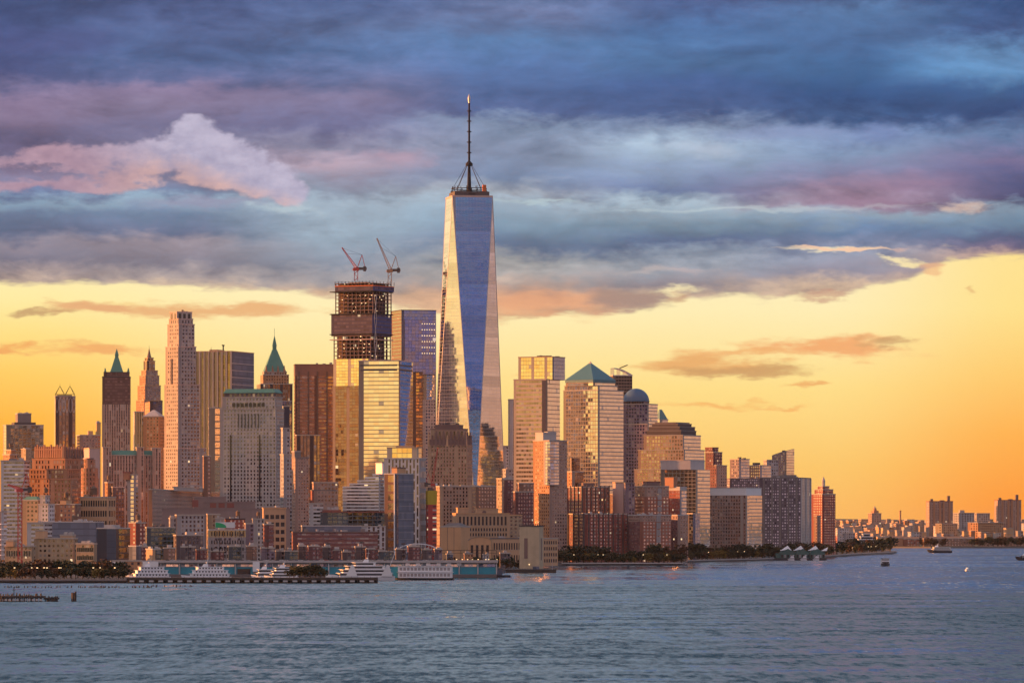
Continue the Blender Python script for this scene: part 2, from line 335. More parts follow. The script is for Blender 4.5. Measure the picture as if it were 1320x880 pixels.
def make_facade_group():
    g = bpy.data.node_groups.new('facade', 'ShaderNodeTree')
    def inp(nm, ty, d):
        s = g.interface.new_socket(nm, in_out='INPUT', socket_type=ty)
        s.default_value = d
    for nm, d in (('Wall', (.4, .35, .3, 1)), ('Glass', (.3, .3, .35, 1)), ('Band', (.3, .25, .2, 1))): inp(nm, 'NodeSocketColor', d)
    for nm, d in (('WX', .5), ('WY', .5), ('Lit', .02), ('Rough', .08), ('Blind', .25), ('Jit', .01), ('PierN', 999.), ('BandN', 999.), ('Metal', .9), ('WallMetal', 0.), ('WallRough', .85), ('Spread', .5), ('Phase', 0.), ('Stag', 0.), ('Row', 0.)):
        inp(nm, 'NodeSocketFloat', d)
    g.interface.new_socket('BSDF', in_out='OUTPUT', socket_type='NodeSocketShader')
    gi = g.nodes.new('NodeGroupInput'); go = g.nodes.new('NodeGroupOutput')
    I = {o.name: S(g, o) for o in gi.outputs if o.name}
    uv = g.nodes.new('ShaderNodeUVMap'); uv.uv_map = 'uv'
    u, v, _ = sep(g, S(g, uv.outputs[0]))
    v = v + u.floor()._m('FLOORED_MODULO', 2.0) * I['Stag']
    cu, cv = u.floor(), v.floor(); fu, fv = u.fract(), v.fract()
    wx = (fu - .5).abs().lt(I['WX'] * .5); wy = (fv - .52).abs().lt(I['WY'] * .5)
    pier = (cu + I['Phase'])._m('FLOORED_MODULO', I['PierN']).lt(.5); band = (cv + 3.0)._m('FLOORED_MODULO', I['BandN']).lt(.5)
    t, r = weather(g, .26, .05)
    win = wx * wy * (1.0 - pier) * (1.0 - band)
    rnd, rc = wnoise(g, xyz(g, cu, cv, r * 97.0))
    r1, r2, r3 = sep(g, rc)
    wall = mixc(g, (pier + band).min(1.0), I['Wall'], I['Band'])
    wall = mixc(g, 1.0, wall, xyz(g, t, t, t), 'MULTIPLY')
    rr, _ = wnoise(g, xyz(g, (cv * .34).floor(), 3.0, r * 31.0)); rr2, _ = wnoise(g, xyz(g, cv, 9.0, r * 31.0))
    gb = ((rnd - .5) * I['Spread'] * 1.6 + 1.0) * ((rr * .65 + rr2 * .35 - .5) * I['Row'] + 1.0)
    glass = mixc(g, 1.0, I['Glass'], xyz(g, gb, gb, gb), 'MULTIPLY')
    blind = r1.lt(I['Blind'])
    gl2 = mixc(g, blind * (r2 * .6 + .3), glass, (.58, .52, .47))
    lit = r3.gt(1.0 - I['Lit'] * .22) * win
    b = g.nodes.new('ShaderNodeBsdfPrincipled')
    put(g, b.inputs['Base Color'], mixc(g, win, wall, gl2))
    put(g, b.inputs['Metallic'], win * I['Metal'] * (1.0 - blind * .6) + (1.0 - win) * I['WallMetal'])
    put(g, b.inputs['Roughness'], win * I['Rough'] + (1.0 - win) * I['WallRough'])
    put(g, b.inputs['Emission Color'], mixc(g, r2, (1.0, .62, .28), (1.0, .82, .55)))
    put(g, b.inputs['Emission Strength'], lit * (r1 * .45 + .15))
    geo = g.nodes.new('ShaderNodeNewGeometry')
    n1 = g.nodes.new('ShaderNodeVectorMath'); n1.operation = 'SUBTRACT'; put(g, n1.inputs[0], rc); n1.inputs[1].default_value = (.5, .5, .5)
    tcg = g.nodes.new('ShaderNodeTexCoord')
    nb = fbm(g, S(g, tcg.outputs['Object']), .18, 3, .6, out=1)
    n1b = g.nodes.new('ShaderNodeVectorMath'); n1b.operation = 'SUBTRACT'; put(g, n1b.inputs[0], nb); n1b.inputs[1].default_value = (.5, .5, .5)
    n1c = g.nodes.new('ShaderNodeVectorMath'); n1c.operation = 'ADD'; put(g, n1c.inputs[0], S(g, n1.outputs[0])); put(g, n1c.inputs[1], S(g, n1b.outputs[0]))
    n2 = g.nodes.new('ShaderNodeVectorMath'); n2.operation = 'SCALE'; put(g, n2.inputs[0], S(g, n1c.outputs[0])); put(g, n2.inputs['Scale'], I['Jit'] * win)
    n3 = g.nodes.new('ShaderNodeVectorMath'); n3.operation = 'ADD'; put(g, n3.inputs[0], S(g, geo.outputs['Normal'])); put(g, n3.inputs[1], S(g, n2.outputs[0]))
    n4 = g.nodes.new('ShaderNodeVectorMath'); n4.operation = 'NORMALIZE'; put(g, n4.inputs[0], S(g, n3.outputs[0]))
    put(g, b.inputs['Normal'], S(g, n4.outputs[0]))
    g.links.new(b.outputs[0], go.inputs[0])
    return g
FG = make_facade_group()
MATS = {}
def fac(name, wall, glass=(.16, .15, .17), wx=.5, wy=.55, **kw):
    """facade: a wall with a regular grid of window openings"""
    m = bpy.data.materials.new(name); m.use_nodes = True; n = m.node_tree; n.nodes.clear()
    out = n.nodes.new('ShaderNodeOutputMaterial'); g = n.nodes.new('ShaderNodeGroup'); g.node_tree = FG
    n.links.new(g.outputs[0], out.inputs[0])
    g.inputs['Wall'].default_value = (*wall, 1); g.inputs['Glass'].default_value = (*glass, 1)
    g.inputs['WX'].default_value = wx; g.inputs['WY'].default_value = wy
    g.inputs['Band'].default_value = (*kw.pop('band', tuple(c * .8 for c in wall)), 1)
    names = dict(lit='Lit', rough='Rough', blind='Blind', jit='Jit', pn='PierN', bn='BandN', metal='Metal', wm='WallMetal', wr='WallRough', spread='Spread', ph='Phase', stag='Stag', row='Row')
    for k, v in kw.items(): g.inputs[names[k]].default_value = v
    MATS[name] = m
    return m

# masonry
fac('limestone', (.44, .37, .33), (.10, .09, .11), .5, .55, lit=.03)
fac('grey_stone', (.40, .36, .36), (.10, .09, .12), .55, .55, pn=7, lit=.04)
fac('pale_stone', (.46, .42, .40), (.12, .12, .15), .45, .6, lit=.02)
fac('buff_brick', (.42, .31, .21), (.14, .12, .13), .5, .5, lit=.05)
fac('orange_brick', (.46, .24, .13), (.13, .10, .10), .42, .55, lit=.05)
fac('red_brick', (.34, .13, .09), (.62, .54, .52), .5, .52, lit=.08, blind=.5)
fac('deep_red_brick', (.30, .09, .075), (.58, .50, .52), .42, .5, lit=.06, blind=.45)
fac('brown_brick', (.28, .16, .12), (.46, .40, .40), .45, .5, lit=.05)
fac('deco_brick', (.34, .17, .11), (.12, .08, .07), .4, .6, pn=6, lit=.07, band=(.40, .21, .13))
fac('pink_brick', (.42, .28, .23), (.20, .17, .19), .48, .5, lit=.05)
fac('white_brick', (.55, .52, .52), (.16, .16, .20), .5, .5, lit=.03)
fac('concrete', (.40, .38, .39), (.09, .08, .11), .5, .6, lit=.02)
fac('dark_stone', (.15, .12, .13), (.10, .10, .13), .5, .6, lit=.04)
fac('wine_brick', (.19, .08, .085), (.40, .34, .38), .45, .5, lit=.05)
fac('warm_rib', (.46, .34, .28), (.13, .10, .11), .45, .93, lit=.02)
fac('brown_netting', (.15, .085, .08), (.19, .12, .11), .9, .55, lit=.02, metal=0, rough=.9, blind=.0)
# ribbon windows
fac('ribbon_white', (.60, .58, .58), (.16, .15, .18), .96, .48, lit=.03, blind=.3)
fac('ribbon_tan', (.56, .45, .34), (.40, .32, .24), .94, .5, lit=.03, blind=.2, jit=.02)
fac('ribbon_brown', (.27, .16, .12), (.34, .22, .16), .96, .45, lit=.02, blind=.15, pn=8, band=(.10, .06, .06), jit=.02)
fac('ribbon_red', (.22, .085, .08), (.24, .20, .25), .94, .4, lit=.05)
# vertical ribs
fac('gold_rib', (.62, .47, .24), (.30, .22, .10), .42, .96, lit=.0, blind=.1, wm=.3, wr=.45)
fac('brown_rib', (.22, .14, .11), (.42, .28, .18), .62, .90, lit=.01, pn=4, band=(.08, .05, .05), jit=.02, blind=.15)
fac('white_rib', (.58, .53, .52), (.13, .11, .14), .45, .93, lit=.02)
fac('slot', (.56, .54, .54), (.10, .09, .11), .46, .80, lit=.01, blind=.05, stag=.5)
# curtain walls: mirrored glass in thin frames
def glass(name, tint, frame, wx=.93, wy=.9, **kw):
    d = dict(rough=.05, blind=.012, jit=.018, metal=1.0, spread=.12, lit=.003, row=.16); d.update(kw)
    return fac(name, frame, tint, wx, wy, **d)
glass('gold_glass', (.99, .88, .74), (.42, .30, .22), wx=.985, wy=.82, jit=.008)
glass('mirror_glass', (.72, .66, .58), (.34, .28, .22), jit=.026, wx=.84, wy=.80)
glass('blue_glass', (.38, .42, .58), (.18, .19, .27))
glass('lavender_glass', (.42, .40, .56), (.22, .19, .26), lit=.03)
glass('dark_glass', (.17, .16, .22), (.09, .08, .11))
glass('bronze_glass', (.45, .30, .20), (.18, .10, .08), wx=.9, wy=.72, jit=.03)
glass('brown_glass', (.34, .22, .17), (.15, .09, .08), jit=.03, pn=5, band=(.34, .26, .20))
glass('yellow_glass', (.98, .80, .42), (.45, .35, .2), jit=.02, pn=5, band=(.5, .42, .32))
glass('pale_glass', (.88, .80, .72), (.50, .42, .36), wx=.985, wy=.74, jit=.006)
glass('silver_glass', (.82, .74, .72), (.44, .40, .40), wx=.94, wy=.7, jit=.03)
glass('teal_glass', (.20, .28, .30), (.10, .12, .14), wx=.85, wy=.7)
glass('grid_glass', (.46, .42, .38), (.30, .25, .2), wx=.84, wy=.78, jit=.012)
glass('tower_glass', (.74, .74, .78), (.50, .48, .52), wx=.975, wy=.955, jit=.006, rough=.04, spread=.06, row=.42, lit=0, blind=.0)
fac('stone_glass', (.34, .25, .22), (.26, .22, .24), .62, .66, lit=.03, blind=.15, jit=.03)
fac('violet_stone', (.25, .19, .23), (.09, .08, .12), .6, .62, lit=.02)
fac('bright_grid', (.42, .30, .22), (.46, .36, .26), .66, .68, lit=.02, jit=.03)
fac('frame_floors', (.30, .20, .15), (.05, .035, .03), .86, .62, lit=.10, blind=.0, metal=.0, rough=.8)
fac('shaded_core_floors', (.12, .14, .26), (.05, .04, .05), .62, .55, lit=.20, blind=.0, metal=.0, rough=.8)  # blue shade of the right faces is put into this concrete colour
fac('netting', (.075, .065, .11), (.11, .085, .11), .9, .55, lit=.02, metal=0, rough=.9, blind=.0)
fac('blue_netting', (.045, .075, .24), (.10, .08, .12), .8, .5, lit=.04, metal=0, rough=.9, blind=0)
fac('balconies', (.15, .12, .15), (.55, .50, .52), .5, .5, lit=.02, metal=0, rough=.7, spread=1.25, blind=.0)
fac('red_floors', (.55, .09, .08), (.10, .04, .05), .9, .45, lit=.03, metal=0, rough=.8)
fac('slate_panel', (.045, .055, .085), (.055, .08, .13), .985, .93, lit=0, metal=.1, rough=.4, blind=0, spread=.15)
fac('clapboard', (.12, .14, .19), (.16, .18, .24), 1.0, .8, lit=0, metal=0, rough=.7, blind=0, spread=.2)
M = MATS
for nm, c, kw in (
    ('roof_gravel', (.17, .15, .15), {}), ('roof_pale', (.50, .47, .46), {}), ('cornice', (.46, .40, .35), {}), ('dark_trim', (.07, .06, .07), {}),
    ('louvre', (.22, .19, .19), {}), ('mech_pale', (.46, .43, .42), {}), ('mech_tan', (.60, .35, .19), {}), ('mech_dark', (.10, .085, .09), {}), ('copper', (.09, .26, .21), dict(rough=.6, amt=.3)),
    ('slate_blue', (.08, .20, .23), dict(rough=.45, amt=.15)), ('dome_blue', (.08, .15, .25), dict(rough=.45, amt=.1)), ('tank_wood', (.16, .10, .07), {}), ('steel_dark', (.018, .018, .025), dict(rough=.9)),
    ('steel_pale', (.55, .52, .52), dict(rough=.4, metal=.3)), ('white_paint', (.78, .78, .78), dict(rough=.5, amt=.08)), ('crane_red', (.55, .06, .05), dict(rough=.5)), ('crane_tan', (.42, .24, .15), {}),
    ('pink_lead', (.55, .40, .36), {}), ('timber', (.055, .045, .042), {}), ('pile_cap', (.50, .48, .47), {}), ('stone_wall', (.16, .14, .14), dict(sc=.3)), ('teal_paint', (.02, .30, .40), dict(rough=.5)),
    ('hull_white', (.80, .80, .82), dict(rough=.35, amt=.06)), ('hull_dark', (.03, .035, .05), dict(rough=.4)), ('window_dark', (.02, .025, .035), dict(rough=.12)), ('orange_brick_plain', (.42, .20, .12), {}),
    ('red_brick_plain', (.26, .09, .075), {}), ('tan_plain', (.56, .36, .22), {}), ('brown_plain', (.20, .13, .12), {}), ('canvas', (.80, .80, .80), dict(amt=.05)), ('pier_green', (.07, .16, .15), {}),
    ('vent_brick', (.50, .39, .26), dict(sc=.12, amt=.3)), ('bark', (.07, .05, .04), {}), ('sign_green', (.02, .40, .16), dict(amt=.03)), ('sign_white', (.75, .76, .76), dict(amt=.03)), ('yellow_net', (.45, .34, .04), {}), ('safety_orange', (.60, .16, .05), {}),
    ('mauve_plain', (.27, .20, .19), {}), ('far_pale', (.44, .36, .32), {}), ('far_red', (.46, .23, .14), {}), ('rock', (.12, .11, .11), dict(sc=.6, amt=.5))):
    M[nm] = plain(nm, c, **kw)
M['bare_slab'] = plain('bare_slab', (.20, .12, .10)); M['bare_column'] = plain('bare_column', (.13, .10, .12))
M['lamp_glow'] = plain('lamp_glow', (1.0, .72, .38), emit=.8)

# ------------------------------------------------------------------ buildings
RNG = random.Random(7)
ROOTS = {}
class B:
    """one building: an empty at the foot of its outline, parts in local metres. l, m, r are the bearings of its left edge, near corner and right edge."""
    def __init__(s, l, m, r, ytop, Y, label, name='office_tower', cat='tower', aspect=1.0, group=None, ground=GZ):
        s.Y = Y; s.k = F / Y; s.l, s.m, s.r = l, m, r
        a, b = max(m - l, 0) / s.k, max(r - m, 0) / s.k          # metres seen of left and front side
        if a < .5: s.th = 0.0; s.W = b; s.D = b * aspect
        elif b < .5: s.th = 0.0; s.W = a; s.D = a * aspect
        else:
            s.th = math.atan2(a, b * aspect); s.W = b / math.cos(s.th); s.D = a / math.sin(s.th)
        s.xc = ((l + r) / 2 - 660) / F * Y
        # depth of the centre behind the near corner
        s.dep = s.W / 2 * math.sin(s.th) + s.D / 2 * math.cos(s.th)
        s.cy = Y + s.dep; s.xc *= s.cy / Y
        s.root = empty(name, (s.xc, s.cy, ground), s.th, label, cat, group)
        s.g = ground; s.H = PZ(ytop, Y) - ground; s.top = s.H
    def z(s, y): return PZ(y, s.Y) - s.g
    def plan(s, l, m, r):
        """local rectangle (x0,x1,y0,y1) for a tier seen from l to r with its corner at m, centred in depth like the building"""
        a, b = (m - l) / s.k, (r - m) / s.k
        c, sn = math.cos(s.th), math.sin(s.th)
        W = b / c if c > .05 else s.W; D = a / sn if sn > .05 else s.D
        if sn <= .05: D = s.D * (W / s.W)
        off = ((l + r) / 2 - (s.l + s.r) / 2) / s.k
        return W, D, off * c, -off * sn
    def tier(s, l, m, r, y1, y0, mat, bay=3.5, flo=3.8, part='wall', cornice='cornice', roof='roof_gravel', lip=.35, mats=None, cut=0.0):
        W, D, ox, oy = s.plan(l, m, r)
        z1 = s.z(y1); z0 = max(0.0, s.z(y0)) if y0 is not None else 0.0
        mb = MB(); poly = rect(W, D, ox, oy)
        if cut: 
            c = cut * min(W, D)
            (xa, ya), (xb, _), (_, yb2), _ = poly
            poly = [(xa + c, ya), (xb - c, ya), (xb, ya + c), (xb, yb2 - c), (xb - c, yb2), (xa + c, yb2), (xa, yb2 - c), (xa, ya + c)]
        ml = [M[mat]] if not mats else [M[q] for q in mats]
        mis = None
        if mats and not cut: mis = [0, 0, 1, 1] if len(mats) == 2 else [0, 1, 2, 2]
        mb.prism(poly, z0, z1, bay, flo, mis=mis, top=True)
        o = mb.build(part, ml, s.root)
        if cornice:
            cb = MB()
            h = .9
            q = rect(W + 2 * lip, D + 2 * lip, ox, oy) if not cut else [(p[0] + math.copysign(lip, p[0] - ox), p[1] + math.copysign(lip, p[1] - oy)) for p in poly]
            cb.prism(q, z1 - .2, z1 + h, bottom=True, top=False)
            i = [(p[0] * 1, p[1] * 1) for p in (rect(W - .8, D - .8, ox, oy) if not cut else [(p[0] - math.copysign(.4, p[0] - ox), p[1] - math.copysign(.4, p[1] - oy)) for p in poly])]
            n = len(q)
            for a in range(n):
                b = (a + 1) % n
                cb.face([(*q[a], z1 + h), (*q[b], z1 + h), (*i[b], z1 + h), (*i[a], z1 + h)])
                cb.face([(*i[a], z1 + h), (*i[b], z1 + h), (*i[b], z1 + .1), (*i[a], z1 + .1)])
            cb.build('parapet', M[cornice], s.root)
            rb = MB(); rb.face([(*p, z1 + .12) for p in i]); rb.build('roof', M[roof], s.root)
        s.last = (W, D, ox, oy, z1)
        return o
    def corner_piers(s, mat='cornice', n=0):
        pass
    def mech(s, fr=.5, h=5, mat='louvre', n=1, seed=0, name='penthouse'):
        W, D, ox, oy, z = s.last; rg = random.Random(seed + int(s.l * 7))
        for i in range(n):
            w = W * fr * rg.uniform(.7, 1.1) / (n ** .6); d = D * fr * rg.uniform(.7, 1.1) / (n ** .3)
            x = ox + rg.uniform(-1, 1) * (W - w) * .35 if n == 1 else ox - W / 2 + (i + .5) * W / n
            y = oy + rg.uniform(-1, 1) * (D - d) * .2
            x = min(max(x, ox - W / 2 + w / 2 + .6), ox + W / 2 - w / 2 - .6)
            hh = h * rg.uniform(.7, 1.2)
            mb = MB(); mb.box(x - w / 2, x + w / 2, y - d / 2, y + d / 2, z + .125, z + hh); mb.build(name, M[mat], s.root)
    def units(s, n=4, seed=1, mat='mech_pale'):
        W, D, ox, oy, z = s.last; rg = random.Random(seed + int(s.l * 13))
        for i in range(n):
            w, d, h = rg.uniform(1.5, 4), rg.uniform(1.5, 4), rg.uniform(1.5, 3.2)
            x = ox + rg.uniform(-.42, .42) * (W - w); y = oy + rg.uniform(-.42, .3) * (D - d)
            mb = MB(); mb.box(x - w / 2, x + w / 2, y - d / 2, y + d / 2, z + .13, z + h)
            mb.build('cooling_unit', M[mat], s.root)
    def tank(s, fx=0, fy=0, r=2.0, lift=3.0):
        W, D, ox, oy, z = s.last; x, y = ox + fx * W / 2, oy + fy * D / 2
        mb = MB()
        for a, b in ((-1, -1), (1, -1), (1, 1), (-1, 1)): mb.bar((x + a * r * .7, y + b * r * .7, z), (x + a * r * .6, y + b * r * .6, z + lift), .18)
        st = mb.build('tank_stand', M['steel_dark'], s.root)
        mb = MB(); c = ngon(r, 10, x, y); mb.prism(c, z + lift, z + lift + r * 1.9, bottom=True)
        mb.frustum(ngon(r * 1.08, 10, x, y), z + lift + r * 1.9, ngon(.1, 10, x, y), z + lift + r * 2.7)
        mb.build('water_tank', M['tank_wood'], s.root, smooth=False)
    def mast(s, fx=0, fy=0, h=14, r=.35, z=None, name='antenna', mat='steel_dark'):
        W, D, ox, oy, zz = s.last; z = zz if z is None else z
        mb = MB(); x, y = ox + fx * W / 2, oy + fy * D / 2; mb.bar((x, y, z), (x, y, z + h), r, r2=r * .3); mb.build(name, M[mat], s.root)
    def box(s, l, m, r, y1, y0, mat, part='penthouse', **kw):
        return s.tier(l, m, r, y1, y0, mat, part=part, **kw)
    def windows(s, side, nx, ny, z0, z1, w=.55, h=.6, mat='window_dark', plan=None, mx=.04, arch=False, deep=.12):
        """real window units standing in the facade: one object each"""
        W, D, ox, oy = (plan or s.last)[:4]
        L = W if side == 'front' else D
        cw, ch = L * (1 - 2 * mx) / nx, (z1 - z0) / ny
        me = None
        for j in range(ny):
            for i in range(nx):
                c = -L / 2 + L * mx + (i + .5) * cw
                if me is None:
                    mb = MB(); a, b = cw * w / 2, ch * h / 2
                    mb.box(-a, a, -deep, .05, -b, b)
                    if arch:
                        mb.prism([(a * math.cos(t), 0) for t in (0,)], 0, 0) if False else None
                    o = mb.build('window', M[mat], s.root); me = o.data
                    fb = MB(); fb.box(-a - .15, a + .15, -deep - .1, .04, -b - .35, -b - .02); fs = fb.build('sill', M['cornice'], o)
                    fme = fs.data
                else:
                    o = bpy.data.objects.new('window', me); COL.objects.link(o); o.parent = s.root
                    fs = bpy.data.objects.new('sill', fme); COL.objects.link(fs); fs.parent = o
                zz = z0 + (j + .5) * ch
                if side == 'front': o.location = (ox + c, oy - D / 2, zz)
                else: o.location = (ox - W / 2, oy - c, zz); o.rotation_euler = (0, 0, -math.pi / 2)

# ================================================================== the skyline
# ---- far left
b = B(3, 10, 57, 547, 6000, 'dark wide office block with yellow-lit end and rooftop plant, farthest left on the skyline', aspect=.6)
b.tier(3, 10, 57, 548, None, 'grid_glass', bay=5, mats=['grid_glass', 'gold_glass']); b.box(19, 24, 41, 533, 548, 'louvre', cornice='mech_pale'); b.box(14, 20, 47, 544, 548, 'mech_dark', cornice=None)
b.last = (*b.plan(19, 24, 41), b.z(533)); b.mast(-.6, 0, 4); b.mast(.5, 0, 3); b.units(3)
b = B(69, 72.5, 98, 510, 6100, 'slim dark tower with arched lattice band and two wire pyramids on its roof', aspect=.8)
b.tier(69, 72.5, 98, 511, None, 'violet_stone', bay=4.2, mats=['brown_rib', 'gold_rib'])
W_, D_, ox, oy, z = b.last
for i in range(6):                       # lattice of arches under the roof
    x = ox - W_ / 2 + (i + .5) * W_ / 6; mb = MB(); zz = b.z(522)
    for s_ in (-1, 1):
        pts = [(x + s_ * W_ / 13 * math.sin(t), oy - D_ / 2 - .25, zz - 9 * math.cos(t)) for t in [math.pi * k / 8 for k in range(9)]]
        for p, q in zip(pts, pts[1:]): mb.bar(p, q, .33)
    mb.build('lattice_arch', M['steel_pale'], b.root)
for cx in (-.5, .5):
    mb = MB(); c = (ox + cx * W_ * .5, oy - D_ * .15); w = W_ * .22; tp = (*c, z + 13)
    for a, d in ((-1, -1), (1, -1), (1, 1), (-1, 1)):
        mb.bar((c[0] + a * w, c[1] + d * w, z), (c[0] + a * w, c[1] + d * w, z + 3), .25); mb.bar((c[0] + a * w, c[1] + d * w, z + 3), tp, .25)
        mb.bar((c[0] + a * w, c[1] + d * w, z + 3), (c[0] + (-d if a * d > 0 else a) * w, c[1] + (d if a * d > 0 else -d) * w, z + 3), .2)
    mb.bar(tp, (tp[0], tp[1], z + 16), .15); mb.build('wire_pyramid', M['steel_dark'], b.root)
b.mech(.8, 3, 'mech_dark')
b = B(98, 104, 130, 558, 5900, 'low brown block with yellow side between wire-pyramid tower and netted green-spired tower', aspect=.7)
b.tier(98, 104, 130, 561, None, 'pink_brick', mats=['pink_brick', 'yellow_glass']); b.box(112, 114, 120, 555, 561, 'tan_plain', cornice=None); b.box(123, 125, 130, 545, 561, 'gold_rib'); b.units(3)  # yellow light on the left side is put into its wall material

# ---- netted tower with green pyramid
b = B(131, 133, 169, 479, 6250, 'stone tower wrapped in dark netting above, under a small green pyramid spire', aspect=1.0, name='spire_tower')
b.tier(131, 133, 169, 521, None, 'warm_rib', bay=3, cornice=None); b.tier(131.3, 133.2, 169, 486, 521, 'brown_netting', bay=3.2, part='netted_top', cornice='dark_trim'); b.tier(133.5, 135, 167.5, 480, 486, 'brown_netting', part='scaffold_deck', cornice='dark_trim')
W_, D_, ox, oy, z = b.last
for k in range(5):
    mb = MB(); x = ox - W_ / 2 + k * W_ / 4; mb.box(x - .35, x + .35, oy - D_ / 2 - 2.0, oy - D_ / 2 - 1.3, b.z(520), b.z(479)); mb.build('scaffold_pole', M['brown_plain'], b.root)
for a, d in ((-1, -1), (1, -1), (1, 1), (-1, 1)):
    mb = MB(); mb.frustum(ngon(1.6, 6, ox + a * W_ * .46, oy + d * D_ * .46), z, ngon(.3, 6, ox + a * W_ * .46, oy + d * D_ * .46), z + 6); mb.build('pinnacle', M['copper'], b.root)
mb = MB(); r0 = W_ * .27; mb.frustum(rect(2 * r0, 2 * r0, ox, oy), z, rect(r0 * 1.5, r0 * 1.5, ox, oy), z + 6, cap=False); mb.frustum(rect(r0 * 1.5, r0 * 1.5, ox, oy), z + 6, rect(r0 * .55, r0 * .55, ox, oy), z + 19)
mb.build('pyramid_roof', M['copper'], b.root)
mb = MB(); mb.prism(rect(r0 * .5, r0 * .5, ox, oy), z + 19, z + 22); mb.frustum(rect(r0 * .6, r0 * .6, ox, oy), z + 22, rect(.4, .4, ox, oy), z + 30); mb.build('lantern', M['copper'], b.root)
for k in range(9):
    mb = MB(); f = (k + .5) / 9; mb.box(ox - W_ / 2 + f * W_ - .7, ox - W_ / 2 + f * W_ + .7, oy - D_ / 2 - 1.1, oy - D_ / 2 - .3, b.z(600), b.z(519 if k % 2 else 522)); mb.build('pier', M['pale_stone' if 0 else 'cornice'], b.root)

# ---- stepped art deco spire
b = B(172, 186, 210, 478, 6900, 'stepped art deco tower with needle spire, orange on its left, brown on its right', aspect=1.0, name='spire_tower')
dm = dict(bay=3.2, cornice='tan_plain')
b.tier(172, 186, 210, 548, None, 'buff_brick', mats=['brown_rib', 'orange_brick'], **dm); b.tier(175, 187, 209, 516, 548, 'brown_rib', mats=['stone_glass', 'orange_brick'], **dm)  # sunlit left and shaded right are painted as orange and brown walls
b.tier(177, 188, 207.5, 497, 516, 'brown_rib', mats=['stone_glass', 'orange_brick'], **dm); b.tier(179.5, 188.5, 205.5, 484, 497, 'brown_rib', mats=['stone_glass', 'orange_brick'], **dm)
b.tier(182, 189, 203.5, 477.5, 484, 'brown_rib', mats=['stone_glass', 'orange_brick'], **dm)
b.tier(185, 190, 200, 465, 477.5, 'brown_rib', **dm); b.tier(186.5, 191, 198, 461, 465, 'brown_rib', **dm)
W_, D_, ox, oy, z = b.last
mb = MB(); mb.frustum(ngon(W_ * .42, 8, ox, oy), z, ngon(W_ * .22, 8, ox, oy), z + 6, cap=False); mb.frustum(ngon(W_ * .22, 8, ox, oy), z + 6, ngon(.4, 8, ox, oy), z + 13); mb.build('spire', M['brown_plain'], b.root)
b.mast(0, 0, 6, .3, z + 12)
b = B(171, 174, 186, 531, 6000, 'pale ribbed slab at the foot of the art deco spire tower', aspect=1.2)
b.tier(171, 174, 186, 531, None, 'white_rib', mats=['gold_rib', 'white_rib'], bay=3)
b = B(184, 188, 212, 518, 6300, 'flat-topped dark block wedged against the tallest stone tower, orange on its left side', aspect=1.0)
b.tier(184, 196, 212, 518, None, 'dark_glass', mats=['dark_glass', 'orange_brick'], cornice='mech_dark')
b = B(185, 206, 212, 537, 5800, 'orange brick tower with white hipped roof, beside tallest stone tower', aspect=1.0)
b.tier(185, 206, 212, 537, None, 'orange_brick', bay=4)
W_, D_, ox, oy, z = b.last; mb = MB(); mb.frustum(rect(W_ + 1, D_ + 1, ox, oy), z + .2, rect(W_ * .12, D_ * .12, ox, oy), z + 8); mb.build('hipped_roof', M['roof_pale'], b.root)

# ---- tall stone tower
b = B(213, 231, 254, 402, 5750, 'tallest stone residential tower, stepped top, orange left side and grey front', aspect=1.05, name='stone_tower')
tt = dict(bay=4.2, flo=4.2, cornice='pink_lead')
T2 = ['grey_stone', 'limestone']  # shaded front and sunlit left, put into a greyer and a warmer stone
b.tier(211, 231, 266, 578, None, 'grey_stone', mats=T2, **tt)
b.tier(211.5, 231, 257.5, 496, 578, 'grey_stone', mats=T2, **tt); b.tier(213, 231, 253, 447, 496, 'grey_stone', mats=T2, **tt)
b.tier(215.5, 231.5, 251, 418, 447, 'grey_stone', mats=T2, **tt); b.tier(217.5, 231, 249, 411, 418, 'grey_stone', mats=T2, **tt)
b.tier(219, 229, 247.5, 402, 411, 'pale_stone', bay=6, flo=10, cornice='pink_lead')
b.units(3, mat='mech_dark')
W_, D_, ox, oy, z = b.last
for s_ in (-1, 0, 1):
    mb = MB(); mb.box(ox + s_ * W_ * .3 - 1.7, ox + s_ * W_ * .3 + 1.7, oy - D_ / 2 - .12, oy - D_ / 2 + .05, z - 8, z - 1.5); mb.build('belvedere_opening', M['window_dark'], b.root)
for s_ in (-1, 1):
    mb = MB(); mb.box(ox - W_ / 2 - .12, ox - W_ / 2 + .05, oy + s_ * D_ * .25 - 1.7, oy + s_ * D_ * .25 + 1.7, z - 8, z - 1.5); mb.build('belvedere_opening', M['window_dark'], b.root)
for y1, y0, w in ((462, 500, .16), (508, 548, .14)):
    Wp, Dp, ox, oy = b.plan(213, 231, 253); mb = MB(); mb.box(ox - Wp / 2 - .4, ox - Wp / 2 + .1, oy - Dp * w / 2, oy + Dp * w / 2, b.z(y0), b.z(y1)); mb.build('bay_window', M['dark_glass'], b.root)

